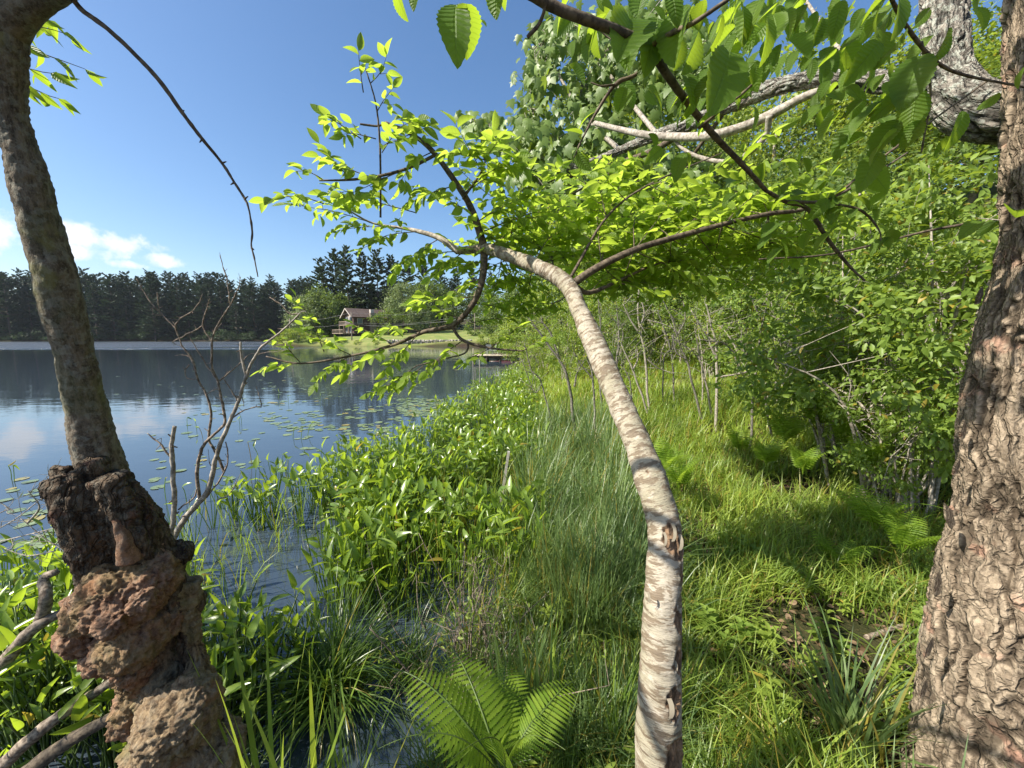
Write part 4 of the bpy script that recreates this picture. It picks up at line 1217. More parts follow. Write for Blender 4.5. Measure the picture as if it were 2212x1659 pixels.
def burl_disp(amp=1.0):
    def f(V, N_):
        w = V + 0.02 * np.stack([fbm(V * 14 + k * 9.1, 2) for k in range(3)], 1)
        f1, f2, c = worley(w * (26, 26, 30))
        f1b, f2b, c2 = worley(w * (70, 70, 78) + 5)
        a = fbm(V * 9, 3)
        f1c = worley(w * (130, 130, 140) + 9)[0]
        d = 0.020 * a + 0.014 * (0.55 - f1) + 0.010 * (0.5 - f1b) + 0.005 * (.5 - f1c) + 0.005 * fbm(V * 60, 4, .7)
        crack = np.clip(sstep(0.6, 1.0, f1) * 0.5 + sstep(.55, .9, f1b) * .6 + sstep(0.2, 0.9, -a) * .4, 0, 1)
        return d * amp, crack
    return f


def build_left_tree():
    path = [(0, -70, 1.02, 108), (14, 60, 1.03, 102), (18, 200, 1.05, 94), (48, 337, 1.07, 95), (97, 511, 1.1, 105), (148, 715, 1.14, 102), (180, 843, 1.17, 110), (211, 985, 1.2, 122), (248, 1090, 1.24, 128), (290, 1200, 1.28, 140), (330, 1350, 1.32, 150), (380, 1560, 1.36, 170), (400, 1800, 1.38, 200)]
    C = PP([p[:3] for p in path]); rad = np.array([p[3] / 2 / F_PX * p[2] * wid(p[0]) * .93 for p in path])
    t = thing('burled_tree', (C[-1][0], C[-1][1], 0.1), 'dark tree with knotted reddish burls leaning at the left edge of the photo', 'tree')
    q, rr = spline(C[::-1], 420, rad[::-1])

    def disp(U, W, D):
        f1, f2, c = worley(U * (34, 34, 80))
        d = 0.006 * fbm(U * 8, 3) + 0.0035 * (0.5 - f1) + 0.0018 * fbm(U * (60, 60, 140), 3)
        for px, py, s_ in [(58, 545, .02), (122, 415, .022), (100, 760, .012), (200, 940, .02)]:
            d = d + .014 * np.exp(-(np.linalg.norm(W - P(px, py, 1.08 + py * .00013), axis=1) / s_) ** 2)
        return d, 0.45 * sstep(.7, 1.0, f1)
    g = G(); tube(g, q, rr, 80, disp=disp); g.build('trunk', M['bark_left'], t)
    lm = PP([(-10, 130, 1.04), (20, 60, 1.03), (60, 15, 1.02), (110, -15, 1.0), (200, -70, .95), (420, -260, .85)])
    g = G(); q2, r2 = spline(lm, 80, np.array([45, 42, 40, 33, 26, 18]) * .66 / F_PX)
    tube(g, q2, r2, 28, disp=lambda U, W, D: 0.005 * fbm(U * 10, 4)); g.build('limb', M['bark_left'], t)
    # split shell of old dark bark wrapped round the stem above the burl
    sp = lambda px, py, Y, r_: ('s', P(px, py, Y), r_ / F_PX * Y * wid(px) * 1.12)
    shell = [('t', PP([(150, 1030, 1.13), (175, 1090, 1.12), (190, 1160, 1.12), (200, 1240, 1.14), (215, 1290, 1.16)]), [.055, .062, .058, .05, .03]),
             ('t', PP([(235, 1030, 1.14), (275, 1110, 1.16), (310, 1180, 1.18), (345, 1240, 1.2), (370, 1330, 1.22)]), [.045, .07, .068, .06, .05]),
             ('t', PP([(345, 1240, 1.22), (395, 1300, 1.25), (408, 1380, 1.25), (400, 1460, 1.24)]), [.05, .035, .035, .03]), sp(385, 1195, 1.24, 34), sp(135, 1020, 1.14, 30), sp(200, 1010, 1.15, 32), sp(410, 1300, 1.26, 34)]

    def shell_disp(V, N_):
        f1, f2, c = worley(V * (42, 42, 16))
        d = 0.012 * fbm(V * (12, 12, 5), 3) + 0.014 * (0.5 - f1) + 0.004 * fbm(V * 95, 3)
        return d, sstep(.6, 1.0, f1)
    obj('old_bark_shell', blob_mesh(shell, 0.0065, M['bark_old'], 'old_bark_shell', shell_disp), t)
    # bare inner wood between shell and burl
    g = G(); q3, r3 = spline(PP([(238, 1085, 1.13), (250, 1125, 1.105), (268, 1165, 1.10), (280, 1210, 1.11)]), 40, [.008, .012, .016, .03])
    tube(g, q3, r3, 20, disp=lambda U, W, D: .005 * fbm(W * (70, 70, 20), 3)); g.build('inner_wood', M['burl'], t)
    burl = [sp(262, 1290, 1.13, 100), sp(200, 1320, 1.12, 62), sp(330, 1250, 1.15, 62), sp(175, 1370, 1.13, 50), sp(290, 1375, 1.14, 82), sp(235, 1420, 1.15, 60), sp(300, 1200, 1.16, 50), sp(225, 1240, 1.12, 42), sp(350, 1340, 1.2, 55), sp(165, 1310, 1.13, 36), sp(200, 1290, 1.07, 28), sp(240, 1345, 1.04, 40), sp(300, 1300, 1.05, 36),
            ('t', PP([(285, 1420, 1.15), (283, 1490, 1.19), (290, 1560, 1.22)]), [.07, .042, .06])]
    obj('burl', blob_mesh(burl, 0.0042, M['burl'], 'burl', burl_disp(1.0)), t)
    low = [('t', PP([(318, 1215, 1.26), (335, 1300, 1.28), (345, 1400, 1.27), (370, 1500, 1.25), (390, 1620, 1.25)]), [.075, .09, .088, .10, .12]), sp(385, 1560, 1.12, 105), sp(420, 1500, 1.14, 56), sp(335, 1620, 1.12, 78), sp(450, 1620, 1.16, 88), sp(390, 1700, 1.13, 125), sp(430, 1780, 1.15, 150), sp(300, 1640, 1.16, 40), ('t', PP([(420, 1520, 1.2), (425, 1420, 1.24), (410, 1330, 1.24), (400, 1260, 1.25)]), [.07, .035, .035, .04])]
    obj('burl', blob_mesh(low, 0.0045, M['burl_pale'], 'burl', burl_disp(.9)), t)
    # long dead twig hanging from the limb
    g = G(); q4, r4 = spline(PP([(150, -12, .99), (178, 22, 1.0), (232, 62, 1.0), (292, 118, 1.02), (345, 175, 1.03), (395, 245, 1.05), (435, 298, 1.07), (478, 350, 1.1), (505, 392, 1.1), (528, 428, 1.1), (537, 450, 1.1), (545, 500, 1.12), (543, 530, 1.12), (550, 560, 1.12), (557, 598, 1.12)]), 150, np.array([5, 5, 4.6, 4.4, 4.2, 4, 3.6, 3.2, 2.9, 2.6, 2.3, 2, 1.9, 1.7, 1.2]) / F_PX)
    tube(g, q4, r4, 8, disp=lambda U, W, D: .0007 * fbm(W * 80, 2)); dead = g.build('dead_branch', M['twig_dark'], t)
    for px, py, dx, dy in [(437, 300, -6, 8), (480, 352, 9, -3), (505, 395, -7, 4), (528, 430, 8, -6), (543, 535, 6, 5), (392, 243, 6, -5)]:
        g = G(); tube(g, PP([(px, py, 1.06), (px + dx, py + dy, 1.06)]), [.0028, .0012], 5); g.build('twig', M['twig_dark'], t)
    LV = Leaves(); tw = G()
    for x0, y0, d0, x1, y1, d1, sz in [(20, 60, 1.3, 150, 75, 1.5, .075), (30, 90, 1.3, 185, 150, 1.5, .075), (20, 130, 1.3, 120, 160, 1.5, .07), (20, 170, 1.3, 130, 215, 1.5, .07), (10, 40, 1.3, 110, 50, 1.5, .07)]:
        spray(tw, LV, P(x0, y0, d0), P(x1, y1, d1), sz, spacing=.045, sub=False, r0=.0025, sag=.05, hang=.9, flat=.9)
    # crown over the water and over the camera, outside the frame, that throws the dappled shade
    r = np.random.default_rng(5)
    cen = [(-2.2, .2, 2.9), (-2.7, .5, 3.3), (-1.9, -.1, 3.3), (-2.3, .9, 2.7), (-3.2, .3, 3.2), (-1.3, -.6, 3.6), (-2.0, -.7, 3.1), (-2.9, 1.1, 3.5), (-.6, -.9, 3.8), (-3.4, -.6, 3.6), (-3.6, 1.1, 2.6), (-4.0, .6, 3.0), (-4.3, 1.5, 2.9), (-3.3, 1.5, 2.3), (-4.8, 1.0, 3.4), (-3.9, 1.9, 2.7), (-4.6, .2, 3.5), (-3.5, .7, 2.3), (-3.0, 1.4, 2.0), (-4.4, 2.1, 3.2)]
    for c in cen:
        for k_ in range(15 if c[0] < -3.2 else 5):
            a = np.array(c) + r.normal(0, .16, 3); d = unit(r.normal(0, 1, 3) * (1, 1, .4))
            e = a + d * r.uniform(.3, .55)
            spray(tw, LV, a, e, .075, spacing=.05, sub=k_ % 2 == 0, r0=.003)
    for c in cen:
        s_ = P(0, -60, 1.02)
        m_ = (s_ + np.array(c)) / 2 + r.normal(0, .08, 3)
        q5, r5 = spline([s_, m_, c], 20, [.022, .014, .005]); g = G(); tube(g, q5, r5, 8); g.build('branch', M['twig_dark'], t)
    tw.build('twigs', M['twig_dark'], t, kind='stuff')
    LV.emit(t, [leaf_tpl(4, .34, .38, .3, .3, tipsharp=1.2), leaf_tpl(4, .38, .4, .5, .15, tipsharp=1.2, twist=.4)], M['leaf_big'])


build_left_tree()


# ------------------------------------------------------------------ the old furrowed tree on the right
def plate_disp(sc_=1.0, amp=1.0, r_cell=36.0):
    def f(U, W, D):
        w = U + np.stack([.022 * fbm(U * 9 + 3, 3), .022 * fbm(U * 9 + 11, 3), .06 * fbm(U * 8 + 23, 3)], 1)
        f1, f2, c = worley(w * (r_cell, r_cell, r_cell * .30) * sc_)
        r1 = np.abs(fbm(w * np.array((20, 20, 3.0)) * sc_ + 40, 2, .5))
        r2 = np.abs(fbm(w * np.array((40, 40, 11)) * sc_ + 70, 3, .55))
        r3 = np.abs(fbm(w * np.array((22, 22, 26)) * sc_ + 90, 2, .5))
        fis = sstep(.24, .04, r1); fin = sstep(.15, .0, r2); brk = sstep(.05, .0, r3) * .6
        d = -0.015 * fis - 0.004 * fin - .005 * brk + 0.0055 * (c - .5) * (1 - fis) + 0.014 * fbm(U * 3.2, 3) + .005 * fbm(U * (45, 45, 16), 4, .65) + .002 * fbm(U * 130, 2)
        return d * amp, np.clip(fis * .9 + fin * .45 + brk * .5, 0, 1)
    return f


def build_right_tree():
    path = [(2250, -160, 1.5, 84), (2250, 0, 1.45, 88), (2252, 150, 1.42, 90), (2256, 330, 1.38, 94), (2254, 470, 1.36, 98), (2246, 590, 1.35, 108), (2240, 700, 1.34, 140), (2236, 820, 1.33, 168), (2236, 950, 1.32, 190), (2232, 1100, 1.32, 204), (2222, 1250, 1.31, 240), (2216, 1400, 1.3, 276), (2214, 1550, 1.3, 312), (2214, 1700, 1.3, 350), (2220, 1900, 1.3, 380)]
    C = PP([p[:3] for p in path]); rad = np.array([p[3] / F_PX * p[2] * wid(p[0]) * .99 for p in path])
    t = thing('furrowed_tree', (C[-1][0], C[-1][1], .35), 'thick old tree with deeply furrowed grey brown bark at the right edge', 'tree')
    q, rr = spline(C[::-1], 520, rad[::-1])
    pd = plate_disp()
    knots = [(P(2165, 1440, 1.0), .07, .03), (P(2120, 1380, 1.02), .10, .025), (P(2060, 1200, 1.15), .05, .015), (P(2150, 1620, 1.0), .12, .02)]

    def disp(U, W, D):
        d, c = pd(U, W, D)
        for k_, r_, a in knots:
            x = np.linalg.norm(W - k_, axis=1) / r_
            d = d + a * np.exp(-x * x) - (a * 1.6) * np.exp(-(x / .35) ** 2)
        return d, c
    g = G(); tube(g, q, rr, 340, disp=disp); g.build('trunk', M['bark_right'], t)
    # loose bark plates lifting from the left edge
    for i, (px, py, Y, s_, a) in enumerate([(2052, 1118, 1.30, .045, -.5), (2026, 1265, 1.29, .045, -.2), (2008, 1400, 1.27, .04, .1), (2118, 640, 1.34, .028, .1), (2082, 930, 1.32, .032, -.1), (2158, 560, 1.34, .028, .1), (1996, 1490, 1.25, .036, .0), (2068, 1010, 1.30, .028, .1)]):
        g = G(); p = P(px, py, Y)
        V = np.array([[-.25, 0, -1], [.3, .1, -.8], [.5, .15, .3], [.2, .1, 1.1], [-.1, 0, .7], [-.35, -.05, 0]]) * s_
        ca, sa = math.cos(a), math.sin(a)
        V = V @ np.array([[ca, 0, sa], [0, 1, 0], [-sa, 0, ca]]).T
        g.add(np.vstack([V, V + (.006, .012, 0)]) + p, [np.array([[0, 1, 2, 5], [11, 8, 7, 6]]), np.array([[2, 3, 4], [2, 4, 5], [8, 10, 9], [8, 11, 10]]), np.array([[i_, (i_ + 1) % 6, (i_ + 1) % 6 + 6, i_ + 6] for i_ in range(6)])], np.vstack([V, V]) * 3)
        g.build('bark_plate', M['bark_right'], t, smooth=False)
    # second stem, leaving level and turning up
    g = G(); q2, r2 = spline(PP([(2330, 255, 1.5), (2240, 250, 1.52), (2150, 248, 1.56), (2085, 222, 1.62), (2050, 165, 1.7), (2040, 80, 1.78), (2038, -20, 1.86), (2040, -200, 2.0)]), 220, np.array([80, 72, 62, 62, 56, 52, 50, 50]) / F_PX * 1.15)
    pd2 = plate_disp(1.4, .75)
    tube(g, q2, r2, 110, disp=pd2); g.build('stem', M['bark_lichen'], t)
    g = G(); q3, r3 = spline(PP([(2030, 190, 1.75), (1960, 185, 1.95), (1860, 172, 2.1), (1760, 172, 2.2), (1680, 188, 2.3), (1610, 212, 2.45), (1550, 240, 2.6), (1490, 268, 2.8), (1420, 292, 3.1), (1340, 325, 3.4), (1250, 360, 3.7), (1160, 400, 4.0)]), 260, np.array([26, 25, 24, 23, 21, 19, 17, 15, 12, 10, 8, 5]) * .74 / F_PX * np.array([1.75, 1.95, 2.1, 2.2, 2.3, 2.45, 2.6, 2.8, 3.1, 3.4, 3.7, 4.0]))
    tube(g, q3, r3, 60, disp=plate_disp(2.2, .5)); g.build('limb', M['bark_lichen'], t)

    def br(lst, mat, n=60, sides=9):
        Cc = PP([p[:3] for p in lst]); r_ = np.array([p[3] / F_PX * p[2] / 2 for p in lst])
        qq, rb = spline(Cc, n, r_); g = G(); tube(g, qq, rb, sides, disp=lambda U, W, D: .001 * fbm(W * 60, 2)); g.build('branch', M[mat], t); return qq
    br([(1800, 190, 2.15, 14), (1740, 208, 2.2, 16), (1680, 240, 2.3, 18), (1610, 272, 2.4, 18), (1540, 292, 2.5, 18), (1470, 296, 2.7, 16), (1400, 292, 2.9, 14), (1340, 280, 3.1, 11), (1285, 266, 3.3, 9)], 'twig_pale', 90, 12)
    br([(1662, 250, 2.3, 12), (1655, 290, 2.35, 11), (1625, 325, 2.4, 10), (1580, 348, 2.5, 10), (1530, 345, 2.6, 9), (1480, 325, 2.7, 7), (1440, 285, 2.8, 5)], 'twig_pale')
    br([(1490, 275, 2.8, 14), (1400, 330, 3.2, 11), (1300, 360, 3.6, 9), (1200, 390, 3.9, 6)], 'twig_dark')
    br([(1560, 250, 2.6, 8), (1450, 400, 3.0, 6), (1400, 470, 3.2, 4)], 'twig_dark')
    br([(1340, 325, 3.4, 10), (1260, 250, 3.8, 7), (1200, 150, 4.1, 4)], 'twig_grey')
    br([(1420, 292, 3.1, 10), (1330, 180, 3.9, 7), (1260, 80, 4.2, 4)], 'twig_grey')
    br([(1250, 360, 3.7, 7), (1150, 330, 4.1, 5), (1060, 260, 4.4, 3)], 'twig_grey')
    br([(1860, 172, 2.1, 9), (1780, 60, 2.6, 7), (1700, -60, 3.0, 4)], 'twig_grey')
    # maple leaves hung in clusters at the outer end of the limb
    LV = Leaves()
    r = np.random.default_rng(11)
    zone = [(1180, 95, 4.2, 40, 60), (1160, 170, 4.2, 35, 60), (1150, 250, 4.1, 35, 50), (1200, 320, 4.0, 60, 50), (1260, 200, 4.2, 50, 60), (1230, 60, 4.3, 50, 40), (1310, 110, 4.2, 55, 60), (1300, 280, 4.0, 60, 45), (1390, 180, 4.0, 60, 60), (1110, 300, 4.3, 45, 35), (1060, 270, 4.4, 45, 28), (1020, 262, 4.5, 30, 20),
            (1130, 370, 4.1, 50, 35), (1230, 410, 3.9, 60, 35), (1380, 350, 3.9, 70, 45), (1450, 110, 4.0, 60, 50), (1500, 190, 4.0, 60, 50), (1340, 40, 4.3, 60, 35), (1430, 30, 4.3, 60, 30), (1330, 420, 3.8, 50, 30), (1560, 90, 4.0, 50, 50), (1480, 400, 3.8, 60, 40)]
    tw = G()
    for px, py, Y, sx, sy in zone:
        n = int(sx * sy / 19)
        for k_ in range(n):
            p = P(px + r.normal(0, sx * .55), py + r.normal(0, sy * .55), Y + r.normal(0, .25))
            LV.add(p, np.array([r.normal(0, .45), r.normal(0, .45) - .1, -1.0]), np.array([r.normal(-.35, .5), -1 + r.normal(0, .4), r.normal(.5, .4)]), .105 * r.uniform(.6, 1.15))
            if k_ % 5 == 0: tube(tw, [P(px, py - sy * .3, Y), (p + P(px, py, Y)) / 2 + r.normal(0, .03, 3), p], [.005, .003, .0012], 3, cap=False)
    tw.build('twigs', M['twig_grey'], t, kind='stuff')
    # its own crown above the picture: shades the trunk foot and the ground beside it
    for c in [(.5, 1.0, 4.2), (.1, .7, 4.0), (.1, -.3, 4.0), (.8, .3, 4.4), (1.3, -.5, 4.4), (2.3, 1.2, 4.6)]:
        for k_ in range(50):
            p = np.array(c) + r.normal(0, .22, 3)
            LV.add(p, r.normal(0, 1, 3) - (0, 0, .5), (r.normal(0, .6), r.normal(0, .6), 1), .11)
    LV.emit(t, [maple_tpl(.35), maple_tpl(.7), maple_tpl(.15)], M['leaf_maple'])


build_right_tree()


# ------------------------------------------------------------------ branch with large pleated leaves hanging in from the top
def build_top_branch():
    t = thing('overhanging_branch', P(1060, -60, .95), 'dark diagonal branch with big toothed pleated leaves hanging across the top right', 'branch')

    def br(lst, n=60, name='branch'):
        Cc = PP([p[:3] for p in lst]); r_ = np.array([p[3] / F_PX * p[2] / 2 for p in lst])
        qq, rb = spline(Cc, n, r_); g = G(); tube(g, qq, rb, 10, disp=lambda U, W, D: .0008 * fbm(W * 70, 2)); g.build(name, M['twig_dark'], t); return qq
    br([(1000, -120, .93, 24), (1158, -6, .98, 21), (1260, 40, 1.0, 20), (1340, 70, 1.05, 19), (1400, 102, 1.1, 18), (1440, 160, 1.15, 16), (1480, 215, 1.2, 14), (1540, 290, 1.3, 12), (1600, 352, 1.4, 10), (1655, 412, 1.5, 8)], 140, 'main_stem')
    br([(1655, 412, 1.5, 8), (1700, 437, 1.55, 8), (1745, 452, 1.6, 8), (1790, 520, 1.65, 8), (1835, 575, 1.7, 6), (1868, 606, 1.7, 4)])
    br([(1402, 104, 1.1, 12), (1450, 72, 1.05, 11), (1500, 48, 1.0, 9), (1600, -20, .95, 7)])
    br([(1398, 120, 1.1, 9), (1375, 160, 1.12, 8), (1330, 182, 1.12, 8), (1290, 240, 1.15, 6), (1258, 300, 1.15, 4), (1240, 340, 1.15, 3)])
    br([(1508, 278, 1.24, 6), (1560, 235, 1.2, 6), (1600, 205, 1.2, 5), (1640, 168, 1.2, 3)])
    br([(1700, 436, 1.55, 7), (1790, 430, 1.6, 6), (1880, 360, 1.6, 5), (2000, 270, 1.55, 4), (2140, 170, 1.5, 3)])
    br([(1790, 438, 1.6, 5), (1860, 455, 1.62, 5), (1900, 500, 1.62, 3), (1900, 540, 1.6, 2)])
    br([(1330, 182, 1.12, 4), (1300, 186, 1.1, 4), (1276, 178, 1.1, 2)])
    br([(1420, 90, 1.1, 4), (1330, 90, 1.2, 3), (1260, 30, 1.2, 3)])
    br([(1140, 80, 1.0, 8), (1165, 50, 1.0, 7), (1180, 10, .98, 6)])
    br([(2220, 190, 1.3, 4), (2050, 150, 1.25, 6), (1960, 60, 1.15, 7), (1900, -60, 1.0, 8)])
    br([(1990, 90, 1.2, 5), (2010, 200, 1.25, 4), (1990, 330, 1.3, 3)])
    br([(1640, 560, 1.8, 3), (1800, 548, 1.9, 4), (2000, 500, 1.9, 5), (2120, 478, 1.8, 6)])
    # explicit large leaves: tip x,y from stalk x,y
    LV = Leaves()
    big = [(858, -30, 855, 45, .95), (905, -25, 870, 12, .95), (985, 10, 968, 118, 1.0), (1008, 8, 1010, 142, .97), (1075, -40, 1060, 58, .97), (1030, 42, 1062, 50, 1.05), (1095, -30, 1080, 40, 1.0),
           (1310, 30, 1240, 100, 1.1), (1265, 40, 1225, 95, 1.1), (1290, 60, 1250, 160, 1.15), (1340, 80, 1370, 175, 1.15), (1330, 30, 1290, -10, 1.1), (1360, 40, 1340, 150, 1.1), (1420, 40, 1400, 150, 1.1),
           (1470, 20, 1440, 190, 1.05), (1500, 50, 1480, 210, 1.1), (1560, 30, 1550, 150, 1.0), (1600, 10, 1640, 110, 1.0), (1640, 0, 1590, 130, 1.0), (1575, 112, 1555, 262, 1.08), (1480, 160, 1530, 225, 1.15), (1540, 160, 1470, 240, 1.1), (1500, 215, 1470, 290, 1.15),
           (1350, 190, 1330, 265, 1.15), (1290, 240, 1220, 262, 1.15), (1255, 290, 1205, 268, 1.15), (1245, 320, 1260, 395, 1.15), (1250, 330, 1290, 360, 1.15), (1400, 290, 1430, 330, 1.2), (1430, 320, 1390, 350, 1.2), (1480, 330, 1440, 395, 1.25), (1480, 330, 1510, 380, 1.25),
           (1700, 20, 1720, 110, 1.0), (1740, 10, 1700, 90, 1.0), (1780, 40, 1760, 120, 1.05), (1820, 0, 1790, 100, 1.0), (1850, 60, 1800, 140, 1.05), (1900, 20, 1860, 110, 1.0), (1900, 90, 1830, 180, 1.1), (1960, 60, 1900, 160, 1.05), (1990, 120, 1930, 260, 1.15), (2010, 20, 1960, 90, 1.0),
           (1980, 190, 1960, 330, 1.2), (1960, 200, 1850, 260, 1.15), (1900, 230, 1800, 290, 1.15), (1940, 260, 1850, 370, 1.2), (1990, 260, 1930, 350, 1.2), (1870, 290, 1790, 330, 1.2), (1900, 330, 1840, 420, 1.25), (2050, 60, 2010, 170, 1.1), (1720, 420, 1650, 440, 1.5), (1760, 430, 1700, 390, 1.5),
           (1700, 440, 1760, 430, 1.5), (1790, 430, 1740, 480, 1.55), (1840, 410, 1880, 380, 1.55), (1880, 365, 1920, 420, 1.55), (2120, 478, 2060, 500, 1.3), (2150, 480, 2090, 520, 1.3), (2190, 455, 2225, 440, 1.1), (2230, 130, 2150, 210, 1.2), (2160, 200, 2100, 260, 1.3), (2080, 240, 2070, 340, 1.3),
           (1660, 40, 1680, 150, 1.1), (1520, 0, 1500, 90, 1.0), (1450, -20, 1470, 60, 1.0), (1390, -20, 1370, 50, 1.05), (1230, 140, 1290, 190, 1.2), (1640, 60, 1600, 30, 1.05), (1940, -10, 1990, 60, 1.0), (2120, -20, 2080, 60, 1.1), (2100, 20, 2150, 80, 1.2)]
    r = np.random.default_rng(3)
    for x0, y0, x1, y1, Y in big:
        a = P(x0, y0, Y); b = P(x1, y1, Y + r.normal(0, .05))
        d = b - a; s_ = np.linalg.norm(d)
        LV.add(a, d, np.array([r.normal(0, .5), -.55 + r.normal(0, .35), .8]), s_ * .68)
    for k_ in range(250):    # more of them, shaded, in the top right corner
        px = r.uniform(1560, 2120); py = r.uniform(-40, 330) * (0.5 + .5 * (px - 1500) / 600); Y = r.uniform(1.15, 1.9)
        if 1640 < px < 1760 and py > 130 or 1950 < px < 2130 and rng.random() < .93: continue
        LV.add(P(px, py, Y), (r.normal(-.3, .5), r.normal(0, .4), -.7), (r.normal(0, .4), -.3 + r.normal(0, .3), 1), .082 * r.uniform(.6, 1.2))
    for k_ in range(46):
        f = k_ / 46; px = 1640 + 250 * f + r.normal(0, 60); py = 380 + 140 * f + r.normal(0, 50)
        LV.add(P(px, py, 1.6), (r.normal(-.2, .6), r.normal(0, .4), -.5), (r.normal(0, .4), -.2, 1), .075 * r.uniform(.6, 1.15))
    tpl = []
    for w, dr, fo, tw_ in [(.60, .28, .26, .1), (.66, .15, .4, -.4), (.56, .45, .2, .5)]:
        tpl.append(leaf_tpl(22, w, .42, fo, dr, teeth=.055, base_notch=.06, tipsharp=.75, twist=tw_))
    for k_ in range(60):
        px = r.uniform(1200, 1640); py = r.uniform(-30, 300) * (1 - .0 * px); Y = r.uniform(1.1, 1.6)
        if py > 60 + (px - 1200) * .8: continue
        LV.add(P(px, py, Y), (r.normal(-.2, .6), r.normal(0, .4), -.7), (r.normal(-.3, .5), -.5 + r.normal(0, .3), .8), .085 * r.uniform(.6, 1.2))
    LV.emit(t, tpl, M['leaf_big'])
    # catkin hanging among the leaves
    g = G(); q = spline([P(1850, 525, 1.7), P(1853, 545, 1.7), P(1856, 572, 1.7), P(1854, 590, 1.7)], 24); rr = .008 * np.sin(np.linspace(.25, 3.0, 24)) + .001
    q = spline([P(1853, 385, 1.6), P(1856, 400, 1.6), P(1858, 412, 1.6), P(1857, 424, 1.6)], 24)
    tube(g, q, rr, 10, disp=lambda U, W, D: .0015 * np.sin(W[:, 2] * 1800)); g.build('catkin', M['twig_grey'], t)


build_top_branch()


# ------------------------------------------------------------------ leafless shrub beside the burled tree
def build_dead_shrub():
    C4 = lambda x, y, d: P(295 + x * .3778, 553 + y * .3778, d)
    base = C4(200, 1640, 1.75)
    t = thing('leafless_shrub', (base[0], base[1], 0), 'bare many-stemmed dead shrub standing at the water beside the burled tree', 'shrub')
    ST = [([(195, 1650), (195, 1590), (215, 1450), (205, 1150), (200, 1080), (218, 975)], 1.75, 30, 20, 1), ([(190, 1145), (140, 1075), (105, 1050), (65, 1015)], 1.75, 12, 5, 0),
          ([(200, 1640), (270, 1510), (390, 1375), (430, 1260), (460, 1130), (515, 990), (575, 850), (625, 700), (655, 610), (730, 510), (850, 415), (930, 330), (965, 315)], 1.8, 34, 5, 1),
          ([(930, 330), (880, 330), (830, 280), (760, 235)], 1.9, 8, 4, 0), ([(625, 705), (604, 590), (596, 490)], 1.8, 17, 9, 1),
          ([(360, 1390), (345, 1230), (370, 1110), (420, 1040), (500, 960), (490, 850), (465, 720), (435, 640), (432, 490), (470, 380), (535, 280), (580, 190), (597, 115)], 1.82, 20, 4, 0), ([(535, 280), (515, 130), (485, 30), (475, -20)], 1.85, 7, 3, 0),
          ([(432, 490), (380, 390), (405, 290), (420, 245)], 1.83, 8, 3, 0), ([(378, 398), (290, 450), (225, 480), (205, 498), (250, 515)], 1.8, 7, 4, 0),
          ([(500, 1235), (455, 1120), (415, 1045), (425, 900), (400, 790), (350, 700), (320, 600), (260, 510), (225, 420), (245, 360), (330, 300), (380, 220)], 1.84, 16, 4, 0), ([(225, 415), (140, 330), (60, 235), (0, 130)], 1.85, 8, 4, 0), ([(132, 325), (122, 265), (118, 205)], 1.85, 5, 3, 0),
          ([(465, 715), (390, 610), (330, 510), (300, 440)], 1.8, 9, 3, 0), ([(475, 712), (560, 640), (640, 570), (700, 555), (760, 550)], 1.85, 7, 3, 0), ([(545, 930), (620, 880), (690, 860), (715, 850), (680, 745)], 1.8, 8, 4, 0),
          ([(575, 830), (530, 750), (490, 690)], 1.78, 7, 4, 0), ([(400, 1380), (500, 1240), (520, 1120), (510, 1060)], 1.8, 11, 5, 0), ([(460, 1395), (540, 1350), (600, 1230)], 1.8, 7, 3, 0), ([(240, 1450), (330, 1380), (345, 1330)], 1.76, 10, 6, 0),
          ([(400, 790), (440, 765), (475, 765)], 1.8, 5, 3, 0), ([(300, 620), (280, 660), (290, 700), (345, 705)], 1.82, 5, 3, 0), ([(590, 790), (610, 830), (612, 860)], 1.8, 5, 3, 0), ([(440, 490), (445, 440), (485, 385)], 1.82, 6, 3, 0), ([(655, 615), (700, 560), (850, 540)], 1.85, 6, 3, 0), ([(460, 1210), (420, 1190), (410, 1100)], 1.8, 6, 3, 0), ([(350, 700), (300, 580), (220, 570)], 1.84, 5, 2, 0)]
    for pts, d, w0, w1, k_ in ST:
        C = np.array([C4(x, y, d) for x, y in pts]); n = 14 * len(pts)
        q, r_ = spline(C, n, np.linspace(w0, w1, len(pts)) * .3778 / F_PX * d / 2)
        q = q + .003 * np.stack([fbm(q * 25 + 5 * j, 2) for j in range(3)], 1) * sstep(0, .1, np.linspace(0, 1, n))[:, None]
        g = G(); tube(g, q, r_, 9, disp=lambda U, W, D: .0009 * fbm(W * 60, 2)); g.build('stem' if w0 > 15 else 'twig', M['twig_grey'] if k_ else M['twig_dead'], t)
        # short spurs
        g = G(); m_ = 0
        for j in range(int(len(q) / 9)):
            i = rng.integers(3, n - 2); s0 = q[i]; dd = unit(rng.normal(0, 1, 3) + (0, 0, .6)); l = rng.uniform(.008, .03)
            tube(g, [s0, s0 + dd * l], [r_[i] * .5, r_[i] * .25 + .0004], 4, cap=False); m_ += 1
        if m_: g.build('spurs', M['twig_dead'], t, kind='stuff')


build_dead_shrub()


